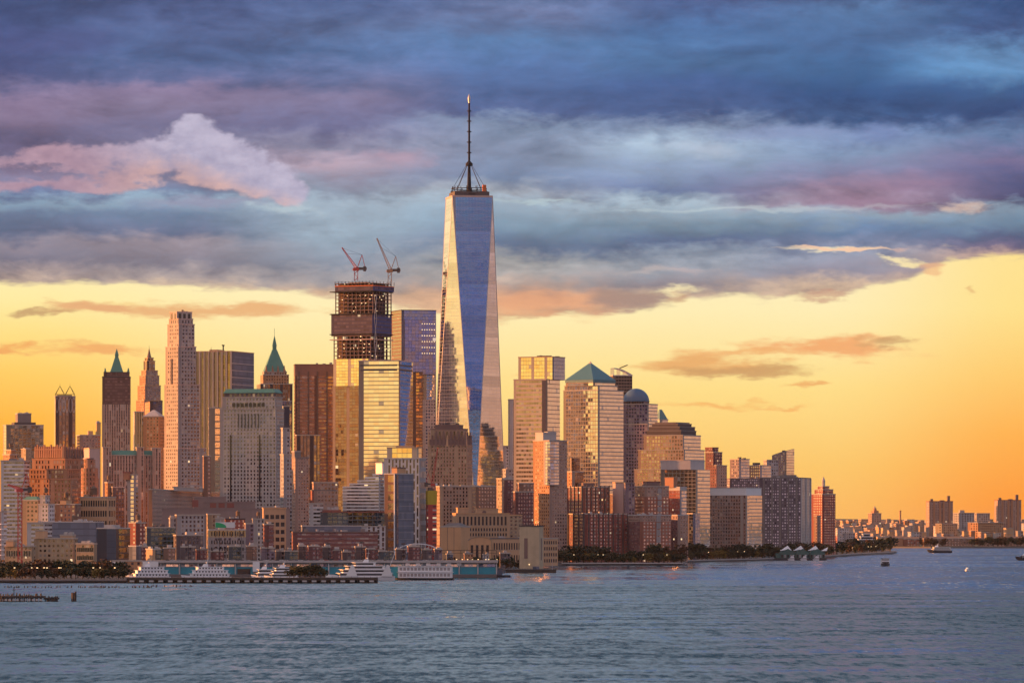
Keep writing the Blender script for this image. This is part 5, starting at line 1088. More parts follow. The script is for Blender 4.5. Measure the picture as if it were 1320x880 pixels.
b.tier(44, 96, 100, 694, None, 'buff_brick', bay=4, flo=4, cornice='cornice'); b.box(46, 58, 61, 684, 694, 'tan_plain', part='stair_tower'); b.box(78, 94, 97, 690, 694, 'tan_plain', part='upper_storey'); b.units(7); b.windows('left', 16, 3, 3, b.z(697), .6, .5)
b = B(98, 122, 125, 699, 4240, 'low tan wing with dark ribbon windows right of the long office range', aspect=3, name='office_range', cat='building'); b.tier(98, 122, 125, 701, None, 'buff_brick', bay=4, cornice='cornice'); b.windows('left', 9, 3, 2, b.z(703), .8, .5); b.units(4)
b = B(6, 42, 46, 701, 4230, 'low tan office wing with punched windows behind the red crane mast', aspect=3, name='office_range', cat='building'); b.tier(6, 42, 46, 704, None, 'buff_brick', cornice='cornice'); b.windows('left', 10, 2, 2, b.z(706), .5, .5); b.units(3); b.box(8, 18, 22, 697, 704, 'tan_plain', part='roof_house')
b = B(166, 178, 188, 672, 4400, 'dark red brick block right of the orange-ended glass block', aspect=1.0, name='loft_building', cat='building'); b.tier(166, 176, 188, 674, None, 'deep_red_brick', bay=4); b.units(3); b.tank(.2, .1)
b = B(166, 175, 182, 702, 4220, 'small pale grey shed with sloping roof line', aspect=1.0, name='shed', cat='shed'); b.tier(166, 176, 182, 704, None, 'clapboard', cornice='roof_pale')
b = B(188, 194, 201, 707, 4210, 'small tan box-shaped pump house beside the avenue', aspect=1.0, name='pump_house', cat='building'); b.tier(188, 197, 200.5, 708, None, 'tan_plain', cornice='roof_pale'); b.units(1)
b = B(187, 191, 226, 679, 4350, 'dark green glass office block with fine grid', aspect=.6, name='glass_block', cat='building'); b.tier(187, 190, 226, 680, None, 'teal_glass', bay=3.6); b.units(4, mat='mech_dark')
b = B(217, 221, 265, 661, 4450, 'slate-grey apartment building with stepped roof and small balconies', aspect=.6, name='apartment_block', cat='building'); b.tier(225, 229, 264, 664, None, 'dark_stone', mats=['concrete', 'dark_stone']); b.box(217, 220, 228, 668, None, 'concrete', part='side_wing'); b.units(4)
b = B(266, 269, 291, 661, 4480, 'white and tan brick block with rooftop sheds, left of billboard', aspect=.8, name='loft_building', cat='building'); b.tier(266, 268, 284, 663, None, 'buff_brick'); b.box(276, 278, 290, 668, None, 'pale_stone', part='side_wing'); b.units(3)
b = B(288, 292, 318, 667, 4500, 'red brick block behind the green and white billboard', aspect=.6, name='loft_building', cat='building'); b.tier(288, 291, 316, 669, None, 'deep_red_brick', cornice='dark_trim'); b.units(3); b.tank(.4, .2)
b = B(268, 271, 317, 682, 4350, 'hotel with a glowing yellow upper storey of tall windows under the billboard', aspect=.4, name='hotel', cat='hotel')
b.tier(268, 270, 317, 692, None, 'grey_stone', bay=4, cornice=None); b.tier(268, 270, 317, 683, 692, 'gold_rib', part='lit_storey', cornice='roof_pale'); b.windows('front', 13, 1, b.z(691), b.z(684.5), .45, .8); b.windows('front', 13, 4, 4, b.z(694), .45, .55); b.units(3)
b = B(314, 318, 328, 673, 4400, 'mauve-grey narrow block right of the yellow-lit hotel', aspect=1.0, name='loft_building', cat='building'); b.tier(315, 317, 327, 675, None, 'violet_stone')
b = B(325, 328, 341, 667, 4480, 'cream narrow block with paired windows beside the tan depot wing', aspect=1.0, name='loft_building', cat='building'); b.tier(325, 327, 341, 669, None, 'pale_stone'); b.tank(0, 0, 1.6)
b = B(338, 340, 354, 674, 4300, 'bright red brick block with stacked pale lintels', aspect=1.0, name='loft_building', cat='building'); b.tier(339, 341, 353, 676, None, 'ribbon_red', bay=4); b.units(2)
b = B(226, 232, 250, 688, 4300, 'dark low block with terrace in front of the slate-grey apartments', aspect=.6, name='loft_building', cat='building'); b.tier(224, 228, 262, 690, None, 'dark_stone'); b.units(3)
b = B(205, 210, 235, 640, 4980, 'pink-brown stone annex between silver glass tower and the huge depot', aspect=.8, name='office_block', cat='building'); b.tier(205, 209, 232, 640, None, 'pink_brick'); b.units(4)
# billboard
Yb = 4340; bl = empty('billboard', (PX(290, Yb), Yb, PZ(682, Yb)), 0, 'white rooftop billboard with a green curved shape above the yellow-lit hotel', 'billboard')
mb = MB(); mb.box(-8.5, 8.5, -.3, .3, 1.2, 6.2); mb.build('panel', M['sign_white'], bl)
mb = MB(); P = [(-8.2, -.42, 1.5), (1.2, -.42, 1.5)] + [(-8.2 + 9.4 * math.cos(t) * 1.0, -.42, 1.5 + 4.4 * math.sin(t) ** .8) for t in [math.pi / 2 * k / 8 for k in range(1, 9)]]; mb.face(P); mb.build('green_sign', M['sign_green'], bl)
for x in (-7, 0, 7): mb = MB(); mb.bar((x, .2, 0), (x, .2, 1.3), .2); mb.build('leg', M['steel_dark'], bl)

# ---- the tall red crane on the left
crane(25.7, 728, 634, 10, 625, 4180, 'tall bright red tower crane at left edge, standing among low tan offices', 'crane_red', dy=0, ratio=1.25)

# ================================================================== river, banks, far shore
def water():
    m, n, b = new_mat('river_water')
    tc = n.nodes.new('ShaderNodeNewGeometry'); P = S(n, tc.outputs['Position'])
    x, y, z = sep(n, P)
    lo = fbm(n, xyz(n, x * .0022, y * .0016, 0.0), 1.0, 3, .5)
    streak = fbm(n, xyz(n, x * .010, y * .014, 3.0), 1.0, 8, .70)
    cut = fbm(n, xyz(n, x * .0030, y * .012, 7.0), 1.0, 7, .66)
    mid = fbm(n, xyz(n, x * .09, y * .024, 2.0), 1.0, 5, .62)
    fine = fbm(n, xyz(n, x * .45, y * .05, 5.0), 1.0, 3, .6)
    rip = fbm(n, xyz(n, x * .13, y * .030, 41.0), 1.0, 6, .68)
    calm = (streak - .5) * 2.2 + (cut - .5) * 2.4 + (lo - .5) * 2.0 + y.step(2300, 4300) * .45 + (rip - .5) * 2.6 + .38
    calm = calm.clamp()
    b.inputs['Base Color'].default_value = (.030, .066, .086, 1)
    b.inputs['IOR'].default_value = 1.33
    b.inputs['Specular IOR Level'].default_value = .5
    put(n, b.inputs['Roughness'], calm * -.12 + .18)
    nx = (mid - .5) * .16 + (fine - .5) * .22
    m2 = fbm(n, xyz(n, x * .08, y * .024, 12.0), 1.0, 5, .6); f2 = fbm(n, xyz(n, x * .40, y * .05, 15.0), 1.0, 3, .65)
    ny = ((m2 - .5) * .42 + (f2 - .5) * .62) * (1.05 - calm * .85) - (.26 - calm * .22)
    nn = n.nodes.new('ShaderNodeVectorMath'); nn.operation = 'NORMALIZE'; put(n, nn.inputs[0], xyz(n, nx, ny, 1.0))
    put(n, b.inputs['Normal'], S(n, nn.outputs[0]))
    return m
M['water'] = water()
mb = MB(); mb.face([(-20000, -400, 0), (20000, -400, 0), (20000, 25500, 0), (-20000, 25500, 0)]); props(mb.build('river_water', M['water']), kind='structure')

def land(name, pts, z, mat, zb=-1.0, wall=None):
    mb = MB(); mb.face([(*p, z) for p in pts]); props(mb.build(name, mat), kind='structure')
    if wall:
        mb = MB(); n = len(pts)
        for i in range(n):
            a, c = pts[i], pts[(i + 1) % n]; L = math.hypot(a[0] - c[0], a[1] - c[1]); mb.face([(*a, zb), (*c, zb), (*c, z), (*a, z)], [(0, 0), (L, 0), (L, z - zb), (0, z - zb)])
        props(mb.build(wall, M['stone_wall']), kind='structure')
M['asphalt'] = plain('asphalt', (.05, .05, .052), sc=.02); M['ground_green'] = plain('ground_green', (.05, .07, .03), sc=.02)
sh = [(-60, 3700), (163, 3700), (171, 4230), (640, 4300), (700, 5130), (724, 5180), (880, 5200), (884, 5560), (1000, 5880), (1062, 6330), (1110, 6800), (1152, 7130), (1156, 7260)]
land('street_ground', [(PX(x, Y), Y) for x, Y in sh] + [(PX(1152, 7350), 7350), (PX(1000, 8600), 8600), (-3600, 8600), (-2200, 3700)], GZ, M['asphalt'], wall='seawall')
far = [(-9000, 9600), (PX(1060, 8700), 8700), (PX(1200, 8560), 8560), (PX(1330, 8600), 8600), (2400, 8700), (9000, 9300), (19500, 12000), (19500, 25400), (-19500, 25400), (-19500, 12000)]
land('far_ground', far, 2.6, M['ground_green'], wall='far_seawall')
# low hills behind the far shore
mb = MB(); rg = random.Random(11); prev = None
for j, (Y, h) in enumerate(((12500, 0), (15000, 32), (18000, 50), (21000, 64), (25300, 60))):
    row = []
    for i in range(61):
        x = (-1 + i / 30) * Y * .6; row.append((x, Y, 2.4 + h * (.55 + .7 * noise.noise(Vector((x * .0006, Y * .0003, 0)))) if h else 2.4))
    if prev:
        for i in range(60): mb.face([prev[i], prev[i + 1], row[i + 1], row[i]])
    prev = row
props(mb.build('far_hills', M['ground_green'], smooth=True), kind='structure')

# promenade strips with pale kerb on the right bank
def strip(name, pts, w, z, mat, h=1.1, wall=None):
    mb = MB()
    for (a, c) in zip(pts, pts[1:]):
        mb.face([(*a, z), (*c, z), (c[0], c[1] + w, z), (a[0], a[1] + w, z)]); mb.face([(*a, z - h), (*c, z - h), (*c, z), (*a, z)])
    props(mb.build(name, mat), kind='structure')
strip('riverside_path', [(PX(x, Y - 3), Y - 3) for x, Y in sh[5:12]], 9, GZ + .5, M['mech_pale'], 1.0)
strip('left_promenade', [(PX(x, Y - 3), Y - 3) for x, Y in ((-60, 3700), (163, 3700))], 9, GZ + .35, M['louvre'], 1.0)

# ================================================================== evening-river air: one even volume round everything
mb = MB(); mb.prism([(-20500, -600), (20500, -600), (20500, 26000), (-20500, 26000)], -2.5, 620, bottom=True)
hm_ = bpy.data.materials.new('haze'); hm_.use_nodes = True; hn = hm_.node_tree; hn.nodes.clear()
ho = hn.nodes.new('ShaderNodeOutputMaterial'); hv = hn.nodes.new('ShaderNodeVolumePrincipled'); hn.links.new(hv.outputs[0], ho.inputs['Volume'])
hv.inputs['Color'].default_value = (.95, .90, .86, 1); hv.inputs['Density'].default_value = 3.5e-6; hv.inputs['Anisotropy'].default_value = .0
props(mb.build('haze', hm_), kind='stuff')

# ================================================================== trees
def leafmat(name, col):
    m, n, b = new_mat(name)
    g = n.nodes.new('ShaderNodeNewGeometry'); rnd = S(n, g.outputs['Random Per Island'])
    oi = n.nodes.new('ShaderNodeObjectInfo'); r = S(n, oi.outputs['Random'])
    k = rnd * .8 + .30 + (r - .5) * .4
    put(n, b.inputs['Base Color'], mixc(n, 1.0, col, xyz(n, k, k, k), 'MULTIPLY')); b.inputs['Roughness'].default_value = .7
    return m
LEAF = [leafmat('dark_leaves', (.018, .034, .014)), leafmat('olive_leaves', (.045, .055, .018)), leafmat('yellow_leaves', (.22, .15, .025)), leafmat('rust_leaves', (.12, .050, .022))]
def make_tree(seed, H, Wd, mat):
    rg = random.Random(seed); t = empty('tree', (0, 0, 0))
    mb = MB(); mb.bar((0, 0, 0), (0, 0, H * .42), .32, 6, r2=.2)
    for k in range(4):
        a = k * 1.6 + rg.random(); mb.bar((0, 0, H * .36), (math.cos(a) * Wd * .24, math.sin(a) * Wd * .24, H * (.58 + .1 * rg.random())), .16, 4, r2=.07)
    mb.build('trunk', M['bark'], t)
    lobes = [(rg.uniform(-.26, .26) * Wd, rg.uniform(-.26, .26) * Wd, H * rg.uniform(.30, .84), Wd * rg.uniform(.15, .27)) for _ in range(9)] + [(0, 0, H * .66, Wd * .30)]
    mb = MB()
    for cx, cy, cz, r in lobes:
        for _ in range(46):
            d = Vector((rg.gauss(0, 1), rg.gauss(0, 1), rg.gauss(0, 1))).normalized() * r * rg.uniform(.55, 1.08)
            p = Vector((cx, cy, cz)) + d; q = Vector((rg.gauss(0, 1), rg.gauss(0, 1), rg.gauss(0, 1) + .4)).normalized().to_track_quat('Z', 'Y'); s_ = rg.uniform(.35, .8)
            pts = [p + q @ Vector((math.cos(t_) * s_, math.sin(t_) * s_ * .75, 0)) for t_ in (0, 1.3, 2.6, 3.9, 5.1)]
            mb.face(pts)
    mb.build('crown', LEAF[mat], t); return t
TREES = {}
for mi in range(4):
    for v in range(3): TREES[(mi, v)] = [make_tree(mi * 10 + v, 10, 9 + v, mi), False]
TREECOUNT = 0
def tree(x, Y, h, mi, z=GZ, label='', group='', wide=1.0):
    global TREECOUNT
    rg = random.Random(int(x * 31 + Y)); e = TREES[(mi, rg.randrange(3))]
    if e[1]: o = copy_tree(e[0])
    else: o = e[0]; e[1] = True
    TREECOUNT += 1
    o.location = (PX(x, Y), Y, z); s_ = h / 10; o.scale = (s_ * wide, s_ * wide, s_); o.rotation_euler = (0, 0, rg.random() * 6.28)
    props(o, label, 'tree', group); return o
rg = random.Random(21)
def bankY(x):
    pts = [(724, 5180), (880, 5200), (884, 5560), (1000, 5880), (1062, 6330), (1110, 6800), (1152, 7130)]
    for (a, b_), (c, d) in zip(pts, pts[1:]):
        if x <= c: return b_ + (d - b_) * (x - a) / (c - a)
    return 7130
x = 727
LB = 'dark leafy tree on the riverside promenade in front of the brick and glass blocks'
while x < 1152:
    by = bankY(x); hh = 18 if (732 < x < 775 or 826 < x < 850) else (13 if x < 850 else 17)
    if x > 1060: hh = 20
    if not (1003 < x < 1050 and False):
        for row in range(2):
            mi = rg.choice((0, 0, 0, 1, 1, 3) if x > 850 else (0, 0, 1, 1)); h = hh * rg.uniform(.75, 1.15) * (1 if row else .62)
            if rg.random() < .08: mi = 2 if row == 0 else 3
            nm = {0: 'dark green', 1: 'olive green', 2: 'small yellowing', 3: 'rust brown'}[mi]
            tree(x + rg.uniform(-2, 2), by + 25 + row * 28 + rg.uniform(-6, 6), h, mi, GZ, f'{nm} tree among the leafy row on the right-hand riverside promenade', 'trees on the right-hand promenade, ' + nm, 1.15)
    x += rg.uniform(5.5, 9)
x = -2
while x < 160:
    for row in range(2):
        yel = (2 < x < 22 or 118 < x < 152); mi = (2 if rg.random() < .5 else 1) if (yel and row == 0) else rg.choice((0, 0, 3, 0))
        nm = {0: 'dark green', 1: 'olive green', 2: 'yellowing', 3: 'rust brown'}[mi]
        tree(x + rg.uniform(-2, 2), 3760 + row * 90 + rg.uniform(-8, 8), rg.uniform(7, 9.5) if row == 0 else rg.uniform(10, 14), mi, GZ, f'{nm} tree in the park belt before the tan office ranges, left bank', 'trees on the left bank, ' + nm, 1.2)
    x += rg.uniform(6, 9)
for i, (x, h, w) in enumerate(((373, 6, 1.2), (379, 9, 1.2), (386, 9.5, 1.3), (393, 10, 1.3), (400, 10.5, 1.3), (407, 10, 1.2), (413, 9, 1.2), (418, 6.5, 1.1))):
    tree(x, 3706 + (i % 2) * 6, h, 1, 4.0, 'broad olive tree of the clump growing on the long dark finger pier', 'trees on the finger pier', w)
for x, h in ((596, 8), (604, 9), (612, 7), (640, 10), (646, 12), (652, 11), (660, 9), (704, 12), (710, 13), (716, 11), (722, 12), (576, 6), (584, 7), (690, 7)):
    tree(x, 4620 if x < 700 else 5150, h, rg.choice((0, 1)), GZ, 'small street tree near the tan school and ventilation tower', 'street trees near the tan school', 1.1)

rg = random.Random(77)
for k in range(26):
    tree(569 + k * 4.1 + rg.uniform(-1.5, 1.5), rg.choice((4560, 4640, 4680)), rg.uniform(5, 11), rg.choice((0, 0, 1, 3)), GZ, 'small tree of the dark planting between the tan school buildings and the pier', 'planting before the tan school', 1.2)
for k, (x, w, yt, mt, lb) in enumerate(((575, 9, 714, 'clapboard', 'small grey kiosk left below the brick cube'), (598, 12, 713.5, 'orange_brick', 'small orange brick shop below the gabled hall'), (622, 8, 714.5, 'white_brick', 'small white kiosk below the long tan annex'), (644, 14, 713, 'dark_stone', 'dark low pavilion left of ventilation tower'))):
    b = B(x, x + 1, x + w, yt, 4600, lb, name='kiosk', cat='building', aspect=.7); b.tier(x, x + 1, x + w, yt, None, mt, bay=3); b.units(2)
# ================================================================== pier shed with teal walls
Yp = 4040
ps = empty('pier_shed', (PX(410, Yp), Yp + 60, 0), 0, 'very long low pier shed with teal wall panels and grey roof edge behind the yachts', 'pier')
xl, xr = PX(182, Yp) - PX(410, Yp), PX(640, Yp) - PX(410, Yp)
mb = MB(); mb.box(xl, xr, -52, 100, .2, 2.8); mb.build('dock_base', M['stone_wall'], ps)
mb = MB(); mb.box(xl, xr, -48, 98, 2.8, 11.5); mb.build('wall', M['teal_paint'], ps)
mb = MB(); mb.box(xl - 1, xr + 1, -50, 100, 11.55, 13.0); mb.build('roof_deck', M['louvre'], ps)
mb = MB(); mb.box(xl - 1, xr + 1, -50.4, -50.02, 12.1, 13.9); mb.build('parapet', M['mech_pale'], ps)
n = 19
for k in range(n + 1):
    xx = xl + (xr - xl) * k / n; mb = MB(); mb.box(xx - .5, xx + .5, -49.6, -48.01, 2.8, 11.5); mb.build('column', M['mech_pale'], ps)
    if k < n:
        mb = MB(); w = (xr - xl) / n; mb.box(xx + 1, xx + w - 1, -48.3, -48.01, 8.6, 11.0); mb.build('glazed_panel', M['silver_glass' if k % 3 else 'blue_glass'], ps)
        if k in (5, 8, 12): mb = MB(); mb.box(xx + 1.5, xx + w - 3, -48.35, -48.02, 2.9, 7.2); mb.build('loading_door', M['window_dark'], ps)
for l, r in ((183, 203), (325, 334)):
    a, c = PX(l, Yp) - PX(410, Yp), PX(r, Yp) - PX(410, Yp); mb = MB(); mb.box(a, c, -51.2, -50.5, 5, 12.8); mb.build('white_panel', M['white_paint'], ps)
b = B(142, 144, 183, 722, 3960, 'orange-brown brick pier house with pale sign band, left end of teal shed', aspect=.5, name='pier_house', cat='building', ground=2)
b.tier(142, 143.5, 183, 723, None, 'orange_brick', bay=5, flo=4, cornice='cornice'); W_, D_, ox, oy, z = b.last
mb = MB(); mb.box(ox - W_ / 2 + 1, ox - W_ / 2 + 10, oy - D_ / 2 - .3, oy - D_ / 2 + .05, z - 3.4, z - .4); mb.build('sign_band', M['white_paint'], b.root); b.windows('front', 9, 1, 2.5, 6.5, .7, .7, 'window_dark')
# parked cars on its roof
CARC = [plain('car_paint_' + n_, c, rough=.3) for n_, c in (('white', (.7, .7, .7)), ('black', (.03, .03, .035)), ('silver', (.35, .36, .38)), ('red', (.35, .03, .03)), ('blue', (.05, .09, .22)))]
def make_car(mat):
    r = empty('parked_car', (0, 0, 0)); mb = MB()
    prof = [(-2.2, .35), (2.2, .35), (2.25, .8), (1.3, .95), (.7, 1.45), (-1.2, 1.48), (-2.0, 1.0), (-2.25, .9)]
    mb.face([(x, -.9, z) for x, z in prof]); mb.face([(x, .9, z) for x, z in prof][::-1])
    for (a, b2), (c, d) in zip(prof, prof[1:] + prof[:1]): mb.face([(a, -.9, b2), (a, .9, b2), (c, .9, d), (c, -.9, d)])
    mb.build('body', mat, r); mb = MB(); mb.box(-1.3, .8, -.93, .93, 1.0, 1.36); mb.build('window', M['window_dark'], r)
    for x in (-1.35, 1.35):
        for s_ in (-1, 1): mb = MB(); mb.bar((x, s_ * .72, .34), (x, s_ * .94, .34), .34, 10); mb.build('wheel', M['hull_dark'], r)
    return r
cars = [make_car(m) for m in CARC]; used = [False] * 5; rg = random.Random(4)
cn = ['white', 'black', 'silver', 'red', 'blue']
for k in range(54):
    i = rg.choice((0, 0, 1, 1, 2, 2, 3, 4)); o = cars[i] if not used[i] else copy_tree(cars[i]); used[i] = True
    o.location = (PX(214 + 6.4 * k + rg.uniform(-1, 1), Yp), Yp + 16 + (k % 3) * 7, 13.0); o.rotation_euler = (0, 0, rg.choice((0, math.pi)) + rg.uniform(-.05, .05))
    props(o, f'{cn[i]} car parked on the roof deck of the long teal shed', 'car', f'{cn[i]} cars on the pier roof')
# ball-field netting and light masts above the pier roof
def net(x0, x1, Y, ytop, ybot, n, label):
    r = empty('ball_net_frame', (PX(x0, Y), Y, PZ(ybot, Y)), 0, label, 'net frame'); L = PX(x1, Y) - PX(x0, Y); H = (ybot - ytop) / F * Y
    for k in range(n + 1): mb = MB(); xx = L * k / n; mb.bar((xx, 0, 0), (xx, 0, H), .22); mb.build('post', M['steel_dark'], r)
    for f in (1.0, .72): mb = MB(); mb.bar((0, 0, H * f), (L, 0, H * f), .16 if f < 1 else .26); mb.build('rail', M['steel_dark'], r)
net(240, 360, 4110, 707, 721.5, 7, 'dark netting frame with thin posts over the left half of pier roof')
net(362, 500, 4105, 708, 721.5, 9, 'dark netting frame over the middle of the pier roof, before the long depot')
net(502, 640, 4100, 709, 721.5, 9, 'dark netting frame near the white arch at the right part of pier roof')
FL = None
for x, t in ((243, 692), (283, 694), (311, 688), (345, 696), (423, 700), (466, 698), (520, 700)):
    Y = 4130
    if FL is None:
        FL = empty('floodlight_mast', (0, 0, 0)); mb = MB(); mb.bar((0, 0, 0), (0, 0, 18), .3, r2=.2); mb.build('pole', M['steel_dark'], FL)
        mb = MB(); mb.box(-1.6, 1.6, -.3, .3, 16.6, 18.4); mb.build('lamp_head', M['mech_dark'], FL); o = FL
    else: o = copy_tree(FL)
    o.location = (PX(x, Y), Y, 13); o.scale = (1, 1, (PZ(t, Y) - 13) / 18); props(o, 'tall thin floodlight mast standing on the pier roof', 'light mast', 'floodlight masts on the pier roof')
# white arch
Ya = 4420; ar = empty('arch_truss', (PX(538.5, Ya), Ya, GZ), 0, 'white steel arch truss over the avenue, right of the slim hotel tower', 'arch')
R = 28.5 / F * Ya; zb_, zp = PZ(713, Ya) - GZ, PZ(700.5, Ya) - GZ
for off in (-3, 3):
    mb = MB(); pts = [(R * math.cos(t), off, zb_ + (zp - zb_) * math.sin(t)) for t in [math.pi * k / 18 for k in range(19)]]
    for p, q in zip(pts, pts[1:]): mb.bar(p, q, .5)
    mb.build('arch_rib', M['white_paint'], ar)
for k in range(2, 17):
    t = math.pi * k / 18; mb = MB(); mb.bar((R * math.cos(t), -3, zb_), (R * math.cos(t), -3, zb_ + (zp - zb_) * math.sin(t)), .2); mb.build('hanger', M['white_paint'], ar)
mb = MB(); mb.box(-R, R, -4, 4, zb_ - 1.2, zb_); mb.build('walkway', M['mech_dark'], ar)
for s_ in (-1, 1): mb = MB(); mb.box(s_ * R - 1.5, s_ * R + 1.5, -3, 3, 0, zb_ - 1.2); mb.build('pier', M['stone_wall'], ar)

# low sheds and shopfronts along the avenue
rg = random.Random(9); lowm = ['dark_stone', 'wine_brick', 'teal_glass', 'violet_stone', 'dark_stone', 'brown_brick', 'wine_brick']
x = 176; k = 0
while x < 566:
    w = rg.uniform(10, 20); Y = 4215 + rg.uniform(0, 30); yt = rg.uniform(703, 711); mt = rg.choice(lowm)
    b = B(x, x + 1.2, x + w, yt, Y, 'x', name='low_building', cat='building', aspect=.7)
    props(b.root, 'low dark building of the row between the pier shed and the brick blocks', None, 'low buildings along the avenue'); b.tier(x, x + 1.2, x + w, yt + .5, None, mt, bay=3.4, flo=3.6); b.units(2, seed=k)
    x += w * rg.uniform(.95, 1.4); k += 1

# ================================================================== finger pier, ruined pier, piles
Yf = 3690; fp = empty('finger_pier', (PX(330, Yf), Yf + 15, 0), 0, 'long dark finger pier with pale pile caps in front of the yachts', 'pier')
xl, xr = PX(163, Yf) - PX(330, Yf), PX(486, Yf) - PX(330, Yf)
mb = MB(); mb.box(xl, xr, -14, 14, 2.2, 4.0); mb.build('deck', M['timber'], fp)
mb = MB(); mb.box(xl, xr, -9, 14, .1, 2.2); mb.build('crib', M['timber'], fp)
for k in range(26):
    xx = xl + 4 + (xr - xl - 8) * k / 25; mb = MB(); mb.box(xx - 1.7, xx + 1.7, -15.2, -13, .9, 2.1); mb.build('pile_cap', M['pile_cap'], fp)
for k in range(60):
    xx = xl + 2 + (xr - xl - 4) * k / 59; mb = MB(); mb.bar((xx, -13.6, -1), (xx, -13.6, 2.1), .4, 6); mb.build('pile', M['timber'], fp)
for k in range(40):
    xx = xl + (xr - xl) * k / 39; mb = MB(); mb.bar((xx, -13.5, 4), (xx, -13.5, 5.1), .12); mb.build('rail_post', M['steel_dark'], fp)
rg = random.Random(15)
Yr = 2850; rp = empty('ruined_pier', (PX(35, Yr), Yr, 0), 0, 'rotting black timber pier stub with broken posts, nearest thing at left', 'pier')
kx_ = Yr / F
mb = MB(); mb.box(-38 * kx_, 22 * kx_, -6, 10, 1.9, 3.1); mb.build('deck', M['timber'], rp)
mb = MB(); mb.box(22 * kx_, 40 * kx_, -4, 8, 1.1, 2.2); mb.build('collapsed_deck', M['timber'], rp)
for k in range(64):
    xx = rg.uniform(-38, 40) * kx_; yy = rg.uniform(-7, 8); mb = MB(); h = rg.uniform(2.5, 4.9) if xx < 22 * kx_ else rg.uniform(1.5, 3.2)
    mb.bar((xx, yy, -1), (xx + rg.uniform(-.3, .3), yy, h), rg.uniform(.25, .42), 6); mb.build('post', M['timber'], rp)
for k in range(12): mb = MB(); xx = (-36 + 5 * k) * kx_; mb.box(xx - .7, xx + .7, -6.6, -6.02, .4, 1.5); mb.build('pale_cap', M['pile_cap'], rp)
mb = MB(); mb.bar((-17 * kx_, 0, 3), (-17 * kx_, 0, 8), .25); mb.bar((-19 * kx_, 0, 6.5), (-15 * kx_, 0, 6.5), .2); mb.build('marker_post', M['timber'], rp)
for k in range(5):
    Yd = Yr + rg.uniform(-3, 3); o = empty('dolphin', (PX(93 + k * .9, Yd), Yd + k, 0), 0, 'pile of the thick black cluster standing off the ruined pier end', 'mooring pile', 'mooring pile cluster off the ruined pier'); mb = MB(); mb.bar((0, 0, -1), (0, 0, 4.6 + rg.random()), .55, 8); mb.build('shaft', M['timber'], o)
pm = None
for k in range(110):
    Y = 3440 + rg.uniform(-14, 14) + (60 if k > 90 else 0); x = rg.uniform(-4, 205) if k < 90 else rg.uniform(180, 250)
    if pm is None: mb = MB(); mb.bar((0, 0, -1), (0, 0, 1.0), .38, 6, r2=.3); o = mb.build('old_pile', M['timber']); pm = o
    else: o = pm.copy(); COL.objects.link(o)
    o.location = (PX(x, Y), Y, 0); o.scale = (1, 1, rg.uniform(.6, 1.5)); props(o, 'rotten black pile stub sticking out of the water before the left bank', 'pile', 'old pile stubs in the water')

# ================================================================== boats
def hull(L, Bm, H, mat, root, stripe=None, sheer=.6, name='hull'):
    """lofted hull, bow towards -x"""
    mb = MB(); N = 14; secs = []
    for i in range(N + 1):
        t = i / N; x = -L / 2 + L * t
        w = Bm / 2 * min(1, (t / .28) ** .6) if t < .28 else Bm / 2 * (1 - .12 * ((t - .28) / .72) ** 3)
        top_ = H + sheer * H * (1 - min(1, t / .5)) ** 2
        lift = -.3 + (1 - min(1, t / .10)) * H * .55
        secs.append([(x - (H * .5 if t < .02 else 0), -w, top_), (x, -w * .86, lift), (x, w * .86, lift), (x - (H * .5 if t < .02 else 0), w, top_)])
    for a, c in zip(secs, secs[1:]):
        mb.face([c[0], a[0], a[1], c[1]][::-1]); mb.face([a[2], c[2], c[3], a[3]][::-1]); mb.face([a[1], c[1], c[2], a[2]][::-1]); mb.face([a[0], c[0], c[3], a[3]][::-1][::-1])
    mb.face(secs[-1][::-1]); mb.face(secs[0]); o = mb.build(name, mat, root)
    if stripe:
        sb = MB(); sb.box(-L * .32, L * .5, -Bm / 2 * 1.01, -Bm / 2 * .90, H * .38, H * .62); sb.build('hull_stripe', stripe, root)
    return o
